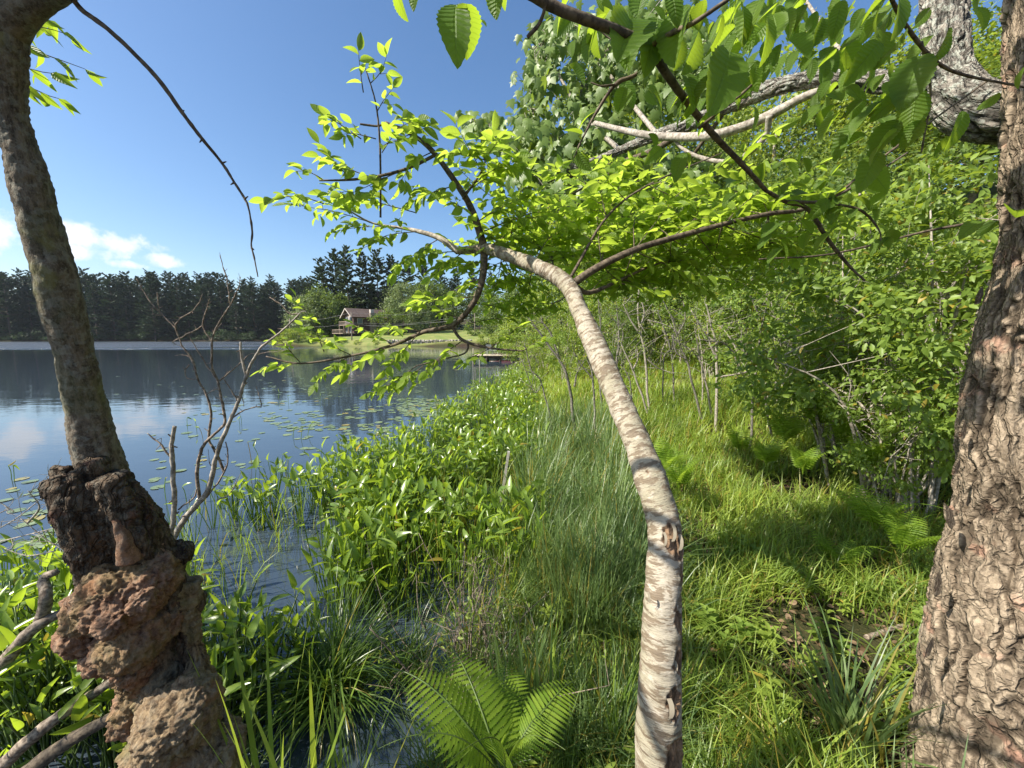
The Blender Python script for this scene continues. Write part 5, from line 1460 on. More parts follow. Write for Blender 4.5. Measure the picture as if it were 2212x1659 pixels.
# ------------------------------------------------------------------ fallen wood and bleached brush at the lower left
def build_fallen():
    data = [([(-60, 1480, 1.75), (0, 1440, 1.8), (60, 1370, 1.85), (110, 1335, 1.9), (160, 1320, 1.95)], 34, 'grey fallen branch crossing the water plants left of the burl', 'twig_dead'),
            ([(-30, 1690, 1.5), (40, 1620, 1.55), (110, 1560, 1.6), (200, 1500, 1.7), (260, 1460, 1.75)], 34, 'fallen branch in the bottom left corner, its top end catching the sun', 'twig_dead'),
            ([(-30, 1740, 1.45), (70, 1660, 1.5), (150, 1600, 1.55), (260, 1540, 1.6)], 44, 'dark wet log under the fallen branch in the bottom left corner', 'twig_dark'),
            ([(90, 1340, 1.9), (100, 1290, 1.9), (95, 1250, 1.95), (120, 1235, 1.95)], 26, 'upright broken grey stub behind the fallen branch', 'twig_dead')]
    for pts, w, lb, mt in data:
        q, r_ = spline(PP([p for p in pts]), 60, np.linspace(w, w * .6, len(pts)) / F_PX * pts[0][2] / 2)
        g = G(); tube(g, q, r_, 16, disp=lambda U, W, D: .003 * fbm(W * 30, 3)); tag(g.build('fallen_branch', M[mt]), lb, 'branch', 'fallen wood at the lower left')
    r = np.random.default_rng(8)
    t = thing('bleached_brush', PZ(60, 1180, 0), 'tangle of thin bleached twigs over the lily pads left of the burled tree', 'brush')
    g = G(); main = [[(190, 1225), (150, 1195), (100, 1165), (45, 1120)], [(145, 1205), (110, 1120), (95, 1075)], [(60, 1130), (85, 1095), (60, 1060)], [(0, 1170), (60, 1155), (120, 1140)], [(30, 1105), (0, 1085)], [(-20, 1150), (35, 1120), (110, 1060)], [(120, 1190), (60, 1200), (10, 1185)], [(90, 1080), (105, 1040), (108, 1025)]]
    for k_, pts in enumerate(main):
        q, r_ = spline(PP([(x, y, 2.3) for x, y in pts]), 30, np.linspace(5 if k_ < 3 else 3, 1.5, len(pts)) / F_PX * 2.3 / 2)
        gg = G(); tube(gg, q, r_, 6); gg.build('twig', M['twig_pale'], t)
        for j in range(9):
            s0 = q[r.integers(3, 29)]; d = r.normal(0, 1, 3); e = s0 + unit(d) * r.uniform(.04, .16)
            tube(g, spline([s0, (s0 + e) / 2 + r.normal(0, .015, 3), e], 7), np.linspace(.0022, .0008, 7), 4, cap=False)
    g.build('twiglets', M['twig_pale'], t, kind='stuff')
    # square grey stake in the sedges
    a = P(1078, 1115, 4.6); b = P(1099, 975, 4.6)
    g = G(); box(g, (0, 0, 0), (.045, .03, np.linalg.norm(b - a) + .5)); o = g.build('survey_stake', flat_mat('grey_stake_wood', (.30, .27, .24), (.45, .42, .38), 12), smooth=False)
    o.location = Vector((a + b) / 2 - (b - a) / np.linalg.norm(b - a) * .25); o.rotation_euler = Vector(b - a).to_track_quat('Z', 'Y').to_euler()
    tag(o, 'thin grey wooden stake leaning among the sedges at the edge of the water plants', 'stake')


build_fallen()


# ------------------------------------------------------------------ shrubs and saplings of the right bank
def shrub_meshes(seed, mat, H, rad, n, leaf, clusters=34, stems=7, bark='twig_grey'):
    g = G(); r = np.random.default_rng(seed)
    cc = crown(g, n, (0, 0, H * .56), (rad, rad, H * .46), clusters, SMALL3, leaf, spread=.095, hollow=.30, seed=seed)
    cm = g.mesh('crown', M[mat])
    ms = []
    for i in range(stems):
        a = r.uniform(0, 6.28); s0 = np.array([math.cos(a), math.sin(a), 0]) * r.uniform(.03, .25) * rad
        e = cc[r.integers(0, len(cc))]; m_ = (s0 + e) / 2 + np.array([0, 0, .15 * H]) + r.normal(0, .06 * rad, 3)
        q, r_ = spline([s0 - (0, 0, .3), m_, e], 12, [.02 * H / 3, .012 * H / 3, .004])
        gg = G(); tube(gg, q, r_, 6)
        for j in range(7):
            k_ = r.integers(4, 12); e2 = cc[r.integers(0, len(cc))] * .5 + q[k_] * .5
            tube(gg, spline([q[k_], (q[k_] + e2) / 2 + r.normal(0, .04 * rad, 3), e2], 6), np.linspace(r_[k_] * .6, .002, 6), 4, cap=False)
        ms.append(gg.mesh('stem', M[bark]))
    return cm, ms


def build_bank():
    protos = {
        'fine': [shrub_meshes(s, 'leaf_shrub', 3.2, 1.5, 5200, .082, 60, 9) for s in (101, 102, 103)],
        'bright': [shrub_meshes(s, 'leaf_bright', 2.6, 1.4, 4600, .072, 55, 9) for s in (111, 112)],
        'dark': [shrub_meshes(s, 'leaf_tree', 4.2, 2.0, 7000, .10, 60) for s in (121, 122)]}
    # px, py (crown top), depth, kind, width factor, label
    data = [(2060, 330, 4.2, 'fine', 1.0, 'leafy shrub right behind the furrowed trunk'), (1960, 420, 4.6, 'fine', 1.1, 'leafy shrub under the second stem of the furrowed tree'), (2010, 640, 3.9, 'fine', .8, 'low dark leafed shrub touching the furrowed trunk at mid height'),
            (1850, 470, 5.6, 'fine', 1.0, 'leafy shrub left of the second stem, below the drooping big leaves'), (1790, 610, 6.8, 'bright', .7, 'light green shrub on the litter covered bank'), (1900, 620, 5.2, 'bright', .8, 'bright small leafed shrub low on the right bank'),
            (1960, 760, 4.3, 'fine', .6, 'low shrub hanging over the ferns by the furrowed trunk'), (1830, 730, 6.2, 'bright', .6, 'low light green shrub above the ferns'), (1700, 520, 8.5, 'fine', 1.1, 'shrub in the middle of the right bank'),
            (1730, 640, 9.0, 'bright', .7, 'small bright shrub at the edge of the meadow'), (1640, 560, 11, 'dark', 1.1, 'dark green shrub left of the litter bank'), (1560, 560, 13, 'dark', 1.1, 'dark shrub behind the bare saplings'),
            (1490, 560, 14, 'fine', 1.2, 'tall shrub behind the grey saplings'), (1420, 565, 15, 'dark', 1.1, 'dark shrub right of the leaning trunk'), (1350, 580, 16, 'fine', 1.2, 'broad shrub just right of the leaning trunk top'),
            (1290, 590, 17, 'bright', 1.1, 'bright shrub behind the bend of the leaning trunk'), (1230, 600, 19, 'fine', 1.2, 'shrub just left of the leaning trunk'), (1180, 620, 22, 'bright', 1.2, 'bright shrub at the water left of the leaning trunk'),
            (1130, 650, 27, 'fine', 1.3, 'green shrub overhanging the inner end of the dock'), (1110, 690, 33, 'bright', 1.1, 'light green shrub behind the canoe'), (1165, 700, 24, 'fine', .9, 'low shrub at the shore right of the dock'),
            (1220, 680, 16, 'fine', .8, 'low leafy shrub between the grey sapling and the leaning trunk'), (1150, 735, 19, 'bright', .6, 'low bright shrub at the marsh edge'), (1330, 650, 13.5, 'dark', .7, 'dark low shrub at the top of the meadow'),
            (1540, 630, 12, 'fine', .8, 'low shrub at the top edge of the meadow'), (2140, 250, 5.4, 'fine', 1.1, 'high shrub seen between the two stems of the furrowed tree'), (1890, 300, 8.5, 'dark', 1.1, 'tall shrub with yellow seed clusters behind the big leaves'),
            (1780, 330, 10, 'dark', 1.1, 'tall dark shrub right of the lichen covered limb'), (1700, 360, 13, 'dark', 1.2, 'tall dark shrub below the lichen covered limb'), (1600, 400, 16, 'dark', 1.2, 'dark tree-like shrub behind the loop of the pale vine'), (1500, 440, 18, 'dark', 1.3, 'dark tall shrub in the shade of the right bank'),
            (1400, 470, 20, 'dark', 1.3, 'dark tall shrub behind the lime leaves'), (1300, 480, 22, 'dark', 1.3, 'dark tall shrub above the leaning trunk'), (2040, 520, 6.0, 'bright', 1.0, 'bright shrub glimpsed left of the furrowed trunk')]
    for i, (px, py, Y, kd, wf, lb) in enumerate(data):
        q = P(px, py, Y); z0 = float(ground_z(q[0], q[1]))
        cm, ms = protos[kd][i % len(protos[kd])]
        H0 = {'fine': 3.2, 'bright': 2.6, 'dark': 4.2}[kd]
        h = max(q[2] - z0, .7)
        t = thing('bank_shrub', (q[0], q[1], z0), lb, 'shrub', 'shrubs on the right bank')
        sz = h / H0; sx = wf * (0.55 + .45 * sz) if sz > 1 else wf * max(.62, sz)
        t.scale = (sx, sx, sz); t.rotation_euler = (0, 0, i * 2.1)
        obj('crown', cm, t, local=True, kind='stuff')
        for m_ in ms[:5 if Y > 12 else 9]: obj('stem', m_, t, local=True)
    # tall trees behind the bank
    tall = [broadleaf_meshes('t', M['leaf_bright'], M['twig_grey'], 20, 5.6, 11000, 75, .40, 201, base=.1, trunk_r=.22), broadleaf_meshes('t', M['leaf_tree'], M['twig_grey'], 20, 5.6, 9000, 80, .42, 202, base=.05, trunk_r=.22)]
    for i, (px, py, Y, k_, wf, lb) in enumerate([(1700, 110, 34, 0, 1.0, 'tall light green tree rising above the lichen covered limb'), (1620, 230, 38, 1, 1.0, 'dark green tree left of the tall light tree'), (1800, 160, 36, 0, 1.0, 'tall tree partly behind the big drooping leaves'), (1520, 330, 42, 1, 1.1, 'dark tree behind the limb fork'),
                                                (1900, 130, 30, 1, 1.0, 'tall dark tree left of the second stem'), (2010, 60, 28, 0, 1.0, 'tall tree seen behind the second stem'), (2150, 30, 26, 0, 1.0, 'tall tree seen between the stem and the furrowed trunk'), (1440, 400, 45, 1, 1.1, 'dark tree behind the maple leaves'), (1360, 440, 50, 1, 1.1, 'dark green tree behind the limb tip'),
                                                (1270, 500, 58, 1, 1.2, 'far dark tree above the leaning trunk'), (2240, 60, 22, 1, 1.0, 'tall tree behind the furrowed trunk'), (1760, 330, 24, 1, .9, 'mid height dark tree on the right bank'), (1650, 400, 26, 1, .9, 'shaded tree behind the pale vine'), (1290, 170, 24, 0, .85, 'tall light tree filling the sky behind the maple leaves'), (1400, 110, 27, 1, .85, 'tall green tree behind the fork of the pleated leaf branch'), (1500, 150, 30, 0, .9, 'tall light green tree behind the middle of the diagonal branch'), (1210, 300, 28, 1, .8, 'mid green tree behind the upper lime leaves')]):
        q = P(px, py, Y); z0 = float(ground_z(q[0], q[1])); s_ = (q[2] - z0) / 20
        place_tree('bank_tree', tall[k_], (q[0], q[1], z0), s_, i * 1.9, lb, 'tree', 'trees behind the right bank', sz=wf * max(1.0, .8 / s_))
    # slender saplings, mostly bare
    C5 = lambda x, y: (1106 + x * .2667, 590 + y * .2667)
    SAP = [([(530, 1050), (450, 850), (380, 700), (250, 520), (150, 380), (100, 310)], [[(380, 690), (320, 500), (250, 400), (235, 340)], [(505, 920), (530, 800), (590, 710)]], 7.0, 10, 'grey leaning sapling between the water plants and the leaning trunk'),
           ([(690, 1040), (650, 850), (610, 700), (590, 600)], [[(650, 850), (560, 740), (500, 640)]], 6.5, 7, 'dark thin sapling hugging the leaning trunk'),
           ([(825, 860), (855, 650), (865, 400), (850, 250)], [[(855, 650), (900, 500), (870, 420)]], 9, 7, 'thin dark stem just right of the leaning trunk'),
           ([(1130, 860), (1080, 690), (1030, 450), (1020, 200), (1030, 60)], [[(1040, 500), (960, 380), (900, 250)], [(1080, 690), (1170, 760), (1225, 790)], [(1030, 450), (1070, 330), (1050, 220)]], 9, 8, 'pale sapling standing in the meadow behind the leaning trunk'),
           ([(1680, 980), (1660, 700), (1610, 400), (1570, 250)], [[(1660, 700), (1600, 560), (1580, 420)], [(1640, 560), (1560, 480), (1450, 300)], [(1690, 840), (1840, 815), (1960, 780)]], 7.5, 10, 'straight dark grey sapling in the middle of the meadow'),
           ([(1955, 1050), (1975, 800), (1990, 650), (2040, 350), (2070, 150)], [[(1985, 700), (2030, 620), (2150, 720)], [(2030, 400), (1960, 250), (1930, 180)], [(1980, 750), (1880, 640), (1900, 500)]], 6.3, 8, 'brownish sapling rising beside the ferns'),
           ([(1560, 1060), (1450, 850), (1380, 620), (1290, 350), (1190, 160)], [[(1410, 700), (1330, 640), (1300, 500)], [(1340, 500), (1400, 380), (1390, 240)]], 8, 8, 'leaning pale sapling crossing the meadow'),
           ([(1640, 950), (1530, 730), (1370, 560), (1300, 440), (1100, 380)], [[(1530, 730), (1500, 560), (1480, 430)]], 8.2, 7, 'dark leaning sapling left of the straight one'),
           ([(2170, 815), (2000, 740), (1800, 640), (1700, 560), (1520, 540)], [[(2000, 740), (1900, 660), (1850, 540)], [(1800, 640), (1830, 750), (1930, 920)]], 6.5, 7, 'dead branch lying level across the saplings'),
           ([(1140, 870), (980, 780), (900, 620), (860, 500)], [[(980, 780), (1020, 690), (1010, 600)]], 8.5, 7, 'leaning bare sapling close right of the trunk'),
           ([(1040, 1050), (950, 880), (890, 740)], [], 7, 5, 'short bare stem at the meadow edge'), ([(350, 1060), (240, 900), (150, 780), (100, 560)], [[(240, 900), (180, 960), (80, 700)]], 8, 5, 'thin pale stem among the water plants'),
           ([(1330, 880), (1290, 640), (1240, 480), (1180, 300)], [[(1290, 640), (1340, 520), (1370, 420)]], 9.5, 6, 'grey sapling with a lichened stem in the meadow'), ([(1560, 900), (1540, 720), (1520, 560), (1500, 380)], [], 9, 5, 'short thin sapling left of the straight grey one'),
           ([(1240, 820), (1230, 700), (1300, 610), (1310, 450)], [], 9.5, 5, 'crooked thin sapling in the meadow'), ([(740, 900), (700, 640), (720, 420), (700, 200)], [[(700, 640), (640, 500), (600, 420)]], 9, 6, 'dark stem behind the leaning trunk')]
    for pts, subs, Y, w, lb in SAP:
        C = np.array([P(*C5(x, y), Y) for x, y in pts]); C[0][2] = min(C[0][2], float(ground_z(C[0][0], C[0][1])))
        t = thing('sapling', C[0], lb, 'sapling', 'bare saplings in the marsh meadow')
        pale = 'twig_grey' if len(lb) % 3 == 0 else 'twig_sapling'
        q, r_ = spline(C, 40, np.linspace(w * .72, 2, len(C)) / F_PX * Y / 2); q = q + .02 * np.stack([fbm(q * 3 + 5 * j, 2) for j in range(3)], 1)
        g = G(); tube(g, q, r_, 8); g.build('stem', M[pale], t)
        allq = [q]
        for s_ in subs:
            C = np.array([P(*C5(x, y), Y) for x, y in s_]); q2, r2 = spline(C, 24, np.linspace(w * .5, 2, len(C)) / F_PX * Y / 2); g = G(); tube(g, q2, r2, 6); g.build('branch', M[pale], t); allq.append(q2)
        g = G(); gl = G(); pp = []
        for q2 in allq:
            for j in range(9):
                s0 = q2[rng.integers(len(q2) // 3, len(q2))]; d = unit(rng.normal(0, 1, 3) + (0, 0, .8)); L = rng.uniform(.15, .6) * Y / 8
                qq = spline([s0, s0 + d * L * .5 + rng.normal(0, .03, 3), s0 + d * L + rng.normal(0, .06, 3)], 8); tube(g, qq, np.linspace(.006, .002, 8) * Y / 8, 4, cap=False)
                if rng.random() < .85:
                    for k_ in range(9): pp.append(qq[rng.integers(3, 8)] + rng.normal(0, .03, 3))
        g.build('twigs', M[pale], t, kind='stuff')
        if pp:
            pp = np.array(pp); n = len(pp); scatter(gl, SMALL3, pp, rvec(n) - (0, 0, .3), rvec(n, .5) + (0, 0, 1), .05 * rng.uniform(.7, 1.3, n), rng.random(n)); gl.build('foliage', M['leaf_bright'], t, kind='stuff')


build_bank()


# ------------------------------------------------------------------ lily pads
def build_lilies():
    r = np.random.default_rng(21)
    def pad(notch, rad=1.0, seed=0):
        rr = np.random.default_rng(seed); n = 14
        a = np.linspace(notch, 2 * PI - notch, n); rad_ = 1 + rr.normal(0, .03, n)
        V = np.vstack([[0, 0, 0.01]] + [[math.cos(x) * k_ * 1.0, math.sin(x) * k_ * .86, .02 + .05 * rr.random()] for x, k_ in zip(a, rad_)])
        return V, [np.array([[0, i, i + 1] for i in range(1, n)])], np.stack([V[:, 0] * 0, V[:, 1], V[:, 2]], 1)
    tp = [pad(.22, seed=i) for i in range(4)]
    pts = []
    zones = [((860, 1150), (790, 900), 2300, 'lily pad in the dense mat near the shore below the dock', 'lily pads below the dock'), ((560, 960), (810, 930), 520, 'lily pad on the dark reflection in the middle of the water', 'lily pads in mid water'),
             ((330, 800), (880, 1090), 120, 'lily pad on the blue water round the dead shrub', 'lily pads round the dead shrub'), ((-60, 150), (1020, 1180), 70, 'lily pad on the water left of the burled tree', 'lily pads left of the burled tree'),
             ((700, 1100), (900, 1120), 480, 'lily pad floating among the arrow leaved plants', 'lily pads among the arrow leaved plants'), ((250, 560), (780, 900), 70, 'small pad far out on the dark water', 'pads far out on the lake')]
    for (x0, x1), (y0, y1), n, lb, gp in zones:
        k_ = 0
        while k_ < n:
            px = r.uniform(x0, x1); py = r.uniform(y0, y1)
            q = PZ(px, py, .004)
            if vnoise(np.array([[px / 45, py / 14, 3.]]))[0] < -0.05 - .3 * (r.random() < .3): 
                k_ += 1; continue
            k_ += 1
            if q[0] > xs(q[1]) + .3: continue
            pts.append((q, r.uniform(.045, .10) * (1.15 if q[1] > 8 else 1), lb, gp))
    sz = np.array([s / q[1] ** 1.5 for q, s, _, _ in pts]); order = np.argsort(-sz)
    mes = [G().add(*t_[:2], t_[2]).mesh('lily_pad', M['lily'], False) for t_ in tp]
    keep = set(order[:290])
    rest = []
    for i, (q, s, lb, gp) in enumerate(pts):
        if i in keep:
            o = obj('lily_pad', mes[i % 4]); o.location = Vector(q); o.rotation_euler = (r.normal(0, .03), r.normal(0, .03), r.uniform(0, 6.28)); o.scale = (s, s, s); tag(o, lb, 'lily pad', gp)
        else: rest.append((q, s))
    g = G(); n = len(rest); a = r.uniform(0, 6.28, n)
    scatter(g, tp[0], np.array([q for q, s in rest]), np.stack([np.cos(a), np.sin(a), 0 * a], 1), np.tile((0, 0, 1.), (n, 1)) + r.normal(0, .02, (n, 3)), np.array([s for q, s in rest]), r.random(n))
    tag(g.build('far_lily_pads', M['lily'], kind='stuff', smooth=False), 'many smaller lily pads spread over the water towards the dock', 'lily pads')


build_lilies()


# ------------------------------------------------------------------ arrow leaved water plants
AR = [leaf_tpl(6, .30, .26, .3, .25, base_notch=.22, tipsharp=.9), leaf_tpl(6, .24, .26, .6, .1, base_notch=.22, tipsharp=.9, twist=.5), leaf_tpl(6, .33, .28, .2, .5, base_notch=.25, tipsharp=.85, twist=-.4)]


def xl(y):   # outer edge of the plants
    return np.interp(y, [1.5, 2.4, 3.2, 4, 5, 6.8, 8, 10.8, 15, 20, 27], [-5, -5.5, -5.0, -4.3, -3.7, -3.1, -2.6, -2.2, -1.9, -1.0, .2])


def blades(g, base, h, az, bend, width, th0=0.15, seg=4, rnd=None, curl=None):
    """vectorised tapering blades"""
    base = np.asarray(base, float); n = len(base)
    if n == 0: return g
    h = np.broadcast_to(h, n); bend = np.broadcast_to(bend, n); width = np.broadcast_to(width, n); th0 = np.broadcast_to(th0, n)
    d = np.stack([np.cos(az), np.sin(az), 0 * az], 1); s = np.stack([-np.sin(az), np.cos(az), 0 * az], 1)
    s = s + np.stack([0 * az, 0 * az, rng.normal(0, .35, n)], 1); 
    p = base.copy(); rows = []
    for k_ in range(seg + 1):
        t = k_ / seg
        w = width * (1 - t ** 1.6) * .5 * (0.55 + .9 * min(1, t * 3)) if k_ < seg else width * 0
        if k_ == seg: rows.append(p[:, None, :])
        else: rows.append(np.stack([p - s * w[:, None], p + s * w[:, None]], 1))
        th = th0 + bend * (t + .5 / seg) ** 1.3
        p = p + (d * np.sin(th)[:, None] + np.array([0, 0, 1]) * np.cos(th)[:, None]) * (h / seg)[:, None]
    V = np.concatenate(rows, 1); m_ = V.shape[1]
    off = (np.arange(n) * m_)[:, None, None]
    Q = np.array([[2 * i, 2 * i + 1, 2 * i + 3, 2 * i + 2] for i in range(seg - 1)]); T = np.array([[2 * seg - 2, 2 * seg - 1, 2 * seg]])
    U = np.zeros((m_, 3)); U[:, 1] = np.linspace(0, 1, m_)
    rr = rng.random(n) if rnd is None else rnd
    g.add(V.reshape(-1, 3), [(Q[None] + off).reshape(-1, 4), (T[None] + off).reshape(-1, 3)], np.tile(U, (n, 1)), np.repeat(rr, m_))
    return g


def build_pickerel():
    r = np.random.default_rng(31)
    V, F, U = AR[0]

    def stalk(px, py, h, az, lean):
        """stem curve and its leaf frame"""
        d = np.array([math.cos(az), math.sin(az), 0])
        b = np.array([px, py, -.25]); m_ = b + np.array([0, 0, (h + .25) * .55]) + d * lean * .25; e = np.array([px, py, h]) + d * lean
        return [b, m_, e]
    protos = []
    for v in range(9):
        leaves = []
        stems = []
        for k_ in range(r.integers(4, 8)):
            a = r.uniform(0, 6.28); rad = r.uniform(.01, .09)
            st = stalk(math.cos(a) * rad, math.sin(a) * rad, r.uniform(.22, .58), r.uniform(0, 6.28), r.uniform(.04, .2))
            q = spline(st, 8); g = G(); tube(g, q, np.linspace(.006, .0035, 8), 5); stems.append(g.mesh('stem', M['stem_green']))
            T = unit(q[-1] - q[-3]); d = unit(T * r.uniform(.1, 2.4) + np.array([math.cos(a), math.sin(a), 0]) * .8 + r.normal(0, .35, 3))
            n = unit(np.array([0, 0, 1.0]) + r.normal(0, .75, 3))
            leaves.append((q[-1], d, n, r.uniform(.09, .17)))
        protos.append((stems, leaves))
    lm = [G().add(*t_[:2], t_[2]).mesh('leaf', M['leaf_pickerel']) for t_ in AR]
    pts = []
    tries = 0
    while len(pts) < 1500 and tries < 60000:
        tries += 1
        y = 1.7 * math.exp(r.random() * math.log(27 / 1.7)); x0, x1 = float(xl(y)), float(xs(y)) + .25
        x = x0 + (x1 - x0) * r.random() ** .75
        px, py, dd = proj(np.array([x, y, .5]))
        if dd < .3 or px < -120: continue
        f = (x - x0) / (x1 - x0)
        if r.random() > (.12 + .88 * sstep(0, .5, f)) * (1 if y < 9 else 1.25): continue
        if y < 2.8 and -1.35 < x: continue                       # open dark water at the foot of the bank
        if y < 3.6 and -1.0 < x < -.15 and r.random() < .75: continue
        if px < 400 and y > 3.4 and px > 130 : continue
        if px < 330 and y > 4.0: continue
        if vnoise(np.array([[x * 1.3, y * 1.1, 7.]]))[0] < -.12: continue
        pts.append((x, y, r.uniform(.75, 1.2) * (.85 if f < .15 else 1)))
    pts.sort(key=lambda p: p[1])
    # parts for those nearest, so that each leaf and each stem is its own object
    near = [p for p in pts if p[1] < 8][:170]
    mid = [p for p in pts if p not in near][:125]
    far = [p for p in pts if p not in near and p not in mid]
    def lab(x, y):
        px = proj(np.array([x, y, .5]))[0]
        if px < 200: return 'glossy arrow leaved plant standing in the water left of the burled tree', 'arrow leaved plants left of the burled tree'
        if px < 620: return 'glossy arrow leaved plant in the water behind the dead shrub', 'arrow leaved plants behind the dead shrub'
        if y < 4.5: return 'large glossy arrow leaved plant at the near edge of the bed', 'near arrow leaved plants'
        return 'arrow leaved plant in the dense bed along the shore', 'arrow leaved plants in the dense bed'
    for i, (x, y, s) in enumerate(near):
        stems, leaves = protos[i % 9]
        lb, gp = lab(x, y)
        t = thing('arrowleaf_plant', (x, y, 0), lb, 'plant', gp); t.rotation_euler = (0, 0, r.uniform(0, 6.28)); t.scale = (s, s, s)
        for k_, (st, (p, d, n, sz)) in enumerate(zip(stems, leaves)):
            obj('stem', st, t, local=True); obj('leaf', lm[k_ % 3], t, M=frame_matrix(p, d, n, sz), local=True)
    whole = []
    for stems, leaves in protos:
        g = G()
        for k_, (p, d, n, sz) in enumerate(leaves):
            scatter(g, AR[k_ % 3], [p], [d], [n], sz, r.random(1)); q = spline([(p[0] * .3, p[1] * .3, -.2), p * (.8, .8, .55), p], 5); tube(g, q, .005, 3, cap=False)
        whole.append(g.mesh('arrowleaf_plant', M['leaf_pickerel']))
    for i, (x, y, s) in enumerate(mid):
        o = obj('arrowleaf_plant', whole[i % 9]); o.location = (x, y, 0); o.rotation_euler = (0, 0, r.uniform(0, 6.28)); o.scale = (s, s, s); tag(o, *(lambda a: (a[0], 'plant', a[1]))(lab(x, y)))
    P_, D_, N_, S_ = [], [], [], []; g = G()
    for i, (x, y, s) in enumerate(far):
        stems, leaves = protos[i % 9]; a = r.uniform(0, 6.28); c, s_ = math.cos(a), math.sin(a)
        Rm = np.array([[c, s_, 0], [-s_, c, 0], [0, 0, 1]])
        for p, d, n, sz in leaves:
            p2 = (p @ Rm) * s + (x, y, 0); P_.append(p2); D_.append(d @ Rm); N_.append(n @ Rm); S_.append(sz * s * 1.05)
            if y < 12: tube(g, [(x, y, -.1), p2], [.005, .004], 3, cap=False)
    n = len(P_); low = leaf_tpl(3, .42, .28, .25, .25)
    scatter(g, low, np.array(P_), np.array(D_), np.array(N_), np.array(S_), r.random(n))
    tag(g.build('distant_arrowleaf_plants', M['leaf_pickerel'], kind='stuff'), 'dense bed of arrow leaved plants narrowing towards the dock', 'plants')
    # thin rushes mixed into the bed
    n = 5200; yy = 1.9 * np.exp(r.random(n) * math.log(24 / 1.9)); x0 = xl(yy); x1 = xs(yy) + .3; xx = x0 + (x1 - x0) * r.random(n) ** .5
    k_ = ~((yy < 2.8) & (xx > -1.3)) & (vnoise(np.stack([xx * 1.1 + 9, yy * .9, 0 * xx], 1)) > -.05); xx, yy = xx[k_], yy[k_]; m_ = len(xx)
    g = G(); blades(g, np.stack([xx, yy, 0 * xx - .1], 1), r.uniform(.35, .85, m_), r.uniform(0, 6.28, m_), r.uniform(.1, 1.3, m_), .004 + .0011 * yy, r.uniform(0, .25, m_), 3)
    tag(g.build('rushes', M['grass'], kind='stuff'), 'thin rushes and grass mixed into the bed of water plants', 'rushes')
    # sparse shoots standing in open water
    for i, (px, py) in enumerate([(405, 925), (425, 930), (440, 950), (455, 925), (630, 945), (648, 948), (660, 940), (520, 918), (545, 1000), (560, 1010), (360, 1080), (405, 1090), (20, 1035), (28, 1040), (600, 860), (690, 868), (620, 872), (520, 915), (880, 880), (1015, 858)]):
        q = PZ(px, py, 0); g = G(); h = r.uniform(.2, .4); e = q + (r.normal(0, .06), 0, h)
        tube(g, spline([q - (0, 0, .2), (q + e) / 2 + r.normal(0, .02, 3), e], 6), .006, 4, cap=False)
        scatter(g, AR[i % 3], [e], [unit(r.normal(0, 1, 3) + (0, 0, .6))], [r.normal(0, 1, 3)], .12, [.3])
        tag(g.build('water_shoot', M['leaf_pickerel']), 'lone thin shoot standing in the open water', 'shoot', 'lone shoots in open water')


build_pickerel()


# ------------------------------------------------------------------ grasses, sedges, ferns and ground plants
def tussock(px, py, Y, n, h, bend, width, spread, mat, label, z=None, th=(0, .5), name='sedge_tussock', group='sedge and grass clumps', az=None, parts=22):
    q = P(px, py, Y) if z is None else PZ(px, py, z)
    z0 = max(float(ground_z(q[0], q[1])), -.03)
    t = thing(name, (q[0], q[1], z0), label, 'grass clump', group)
    a = rng.uniform(0, 2 * PI, n) if az is None else rng.normal(az, .6, n)
    b = np.stack([q[0] + rng.normal(0, spread, n), q[1] + rng.normal(0, spread, n), np.full(n, z0 - .03)], 1)
    hh = h * rng.uniform(.55, 1.1, n)
    be = bend * rng.uniform(.3, 1.3, n); t0 = rng.uniform(*th, n); w = width * rng.uniform(.7, 1.2, n)
    k_ = min(parts, n)
    for i in range(k_):
        g = G(); blades(g, b[i:i + 1], hh[i:i + 1], a[i:i + 1], be[i:i + 1], w[i:i + 1] * 1.15, t0[i:i + 1], 9); g.build('blade', M[mat], t)
    g = G(); blades(g, b[k_:], hh[k_:], a[k_:], be[k_:], w[k_:], t0[k_:], 6)
    if n > k_: g.build('blades', M[mat], t, kind='stuff')
    return t


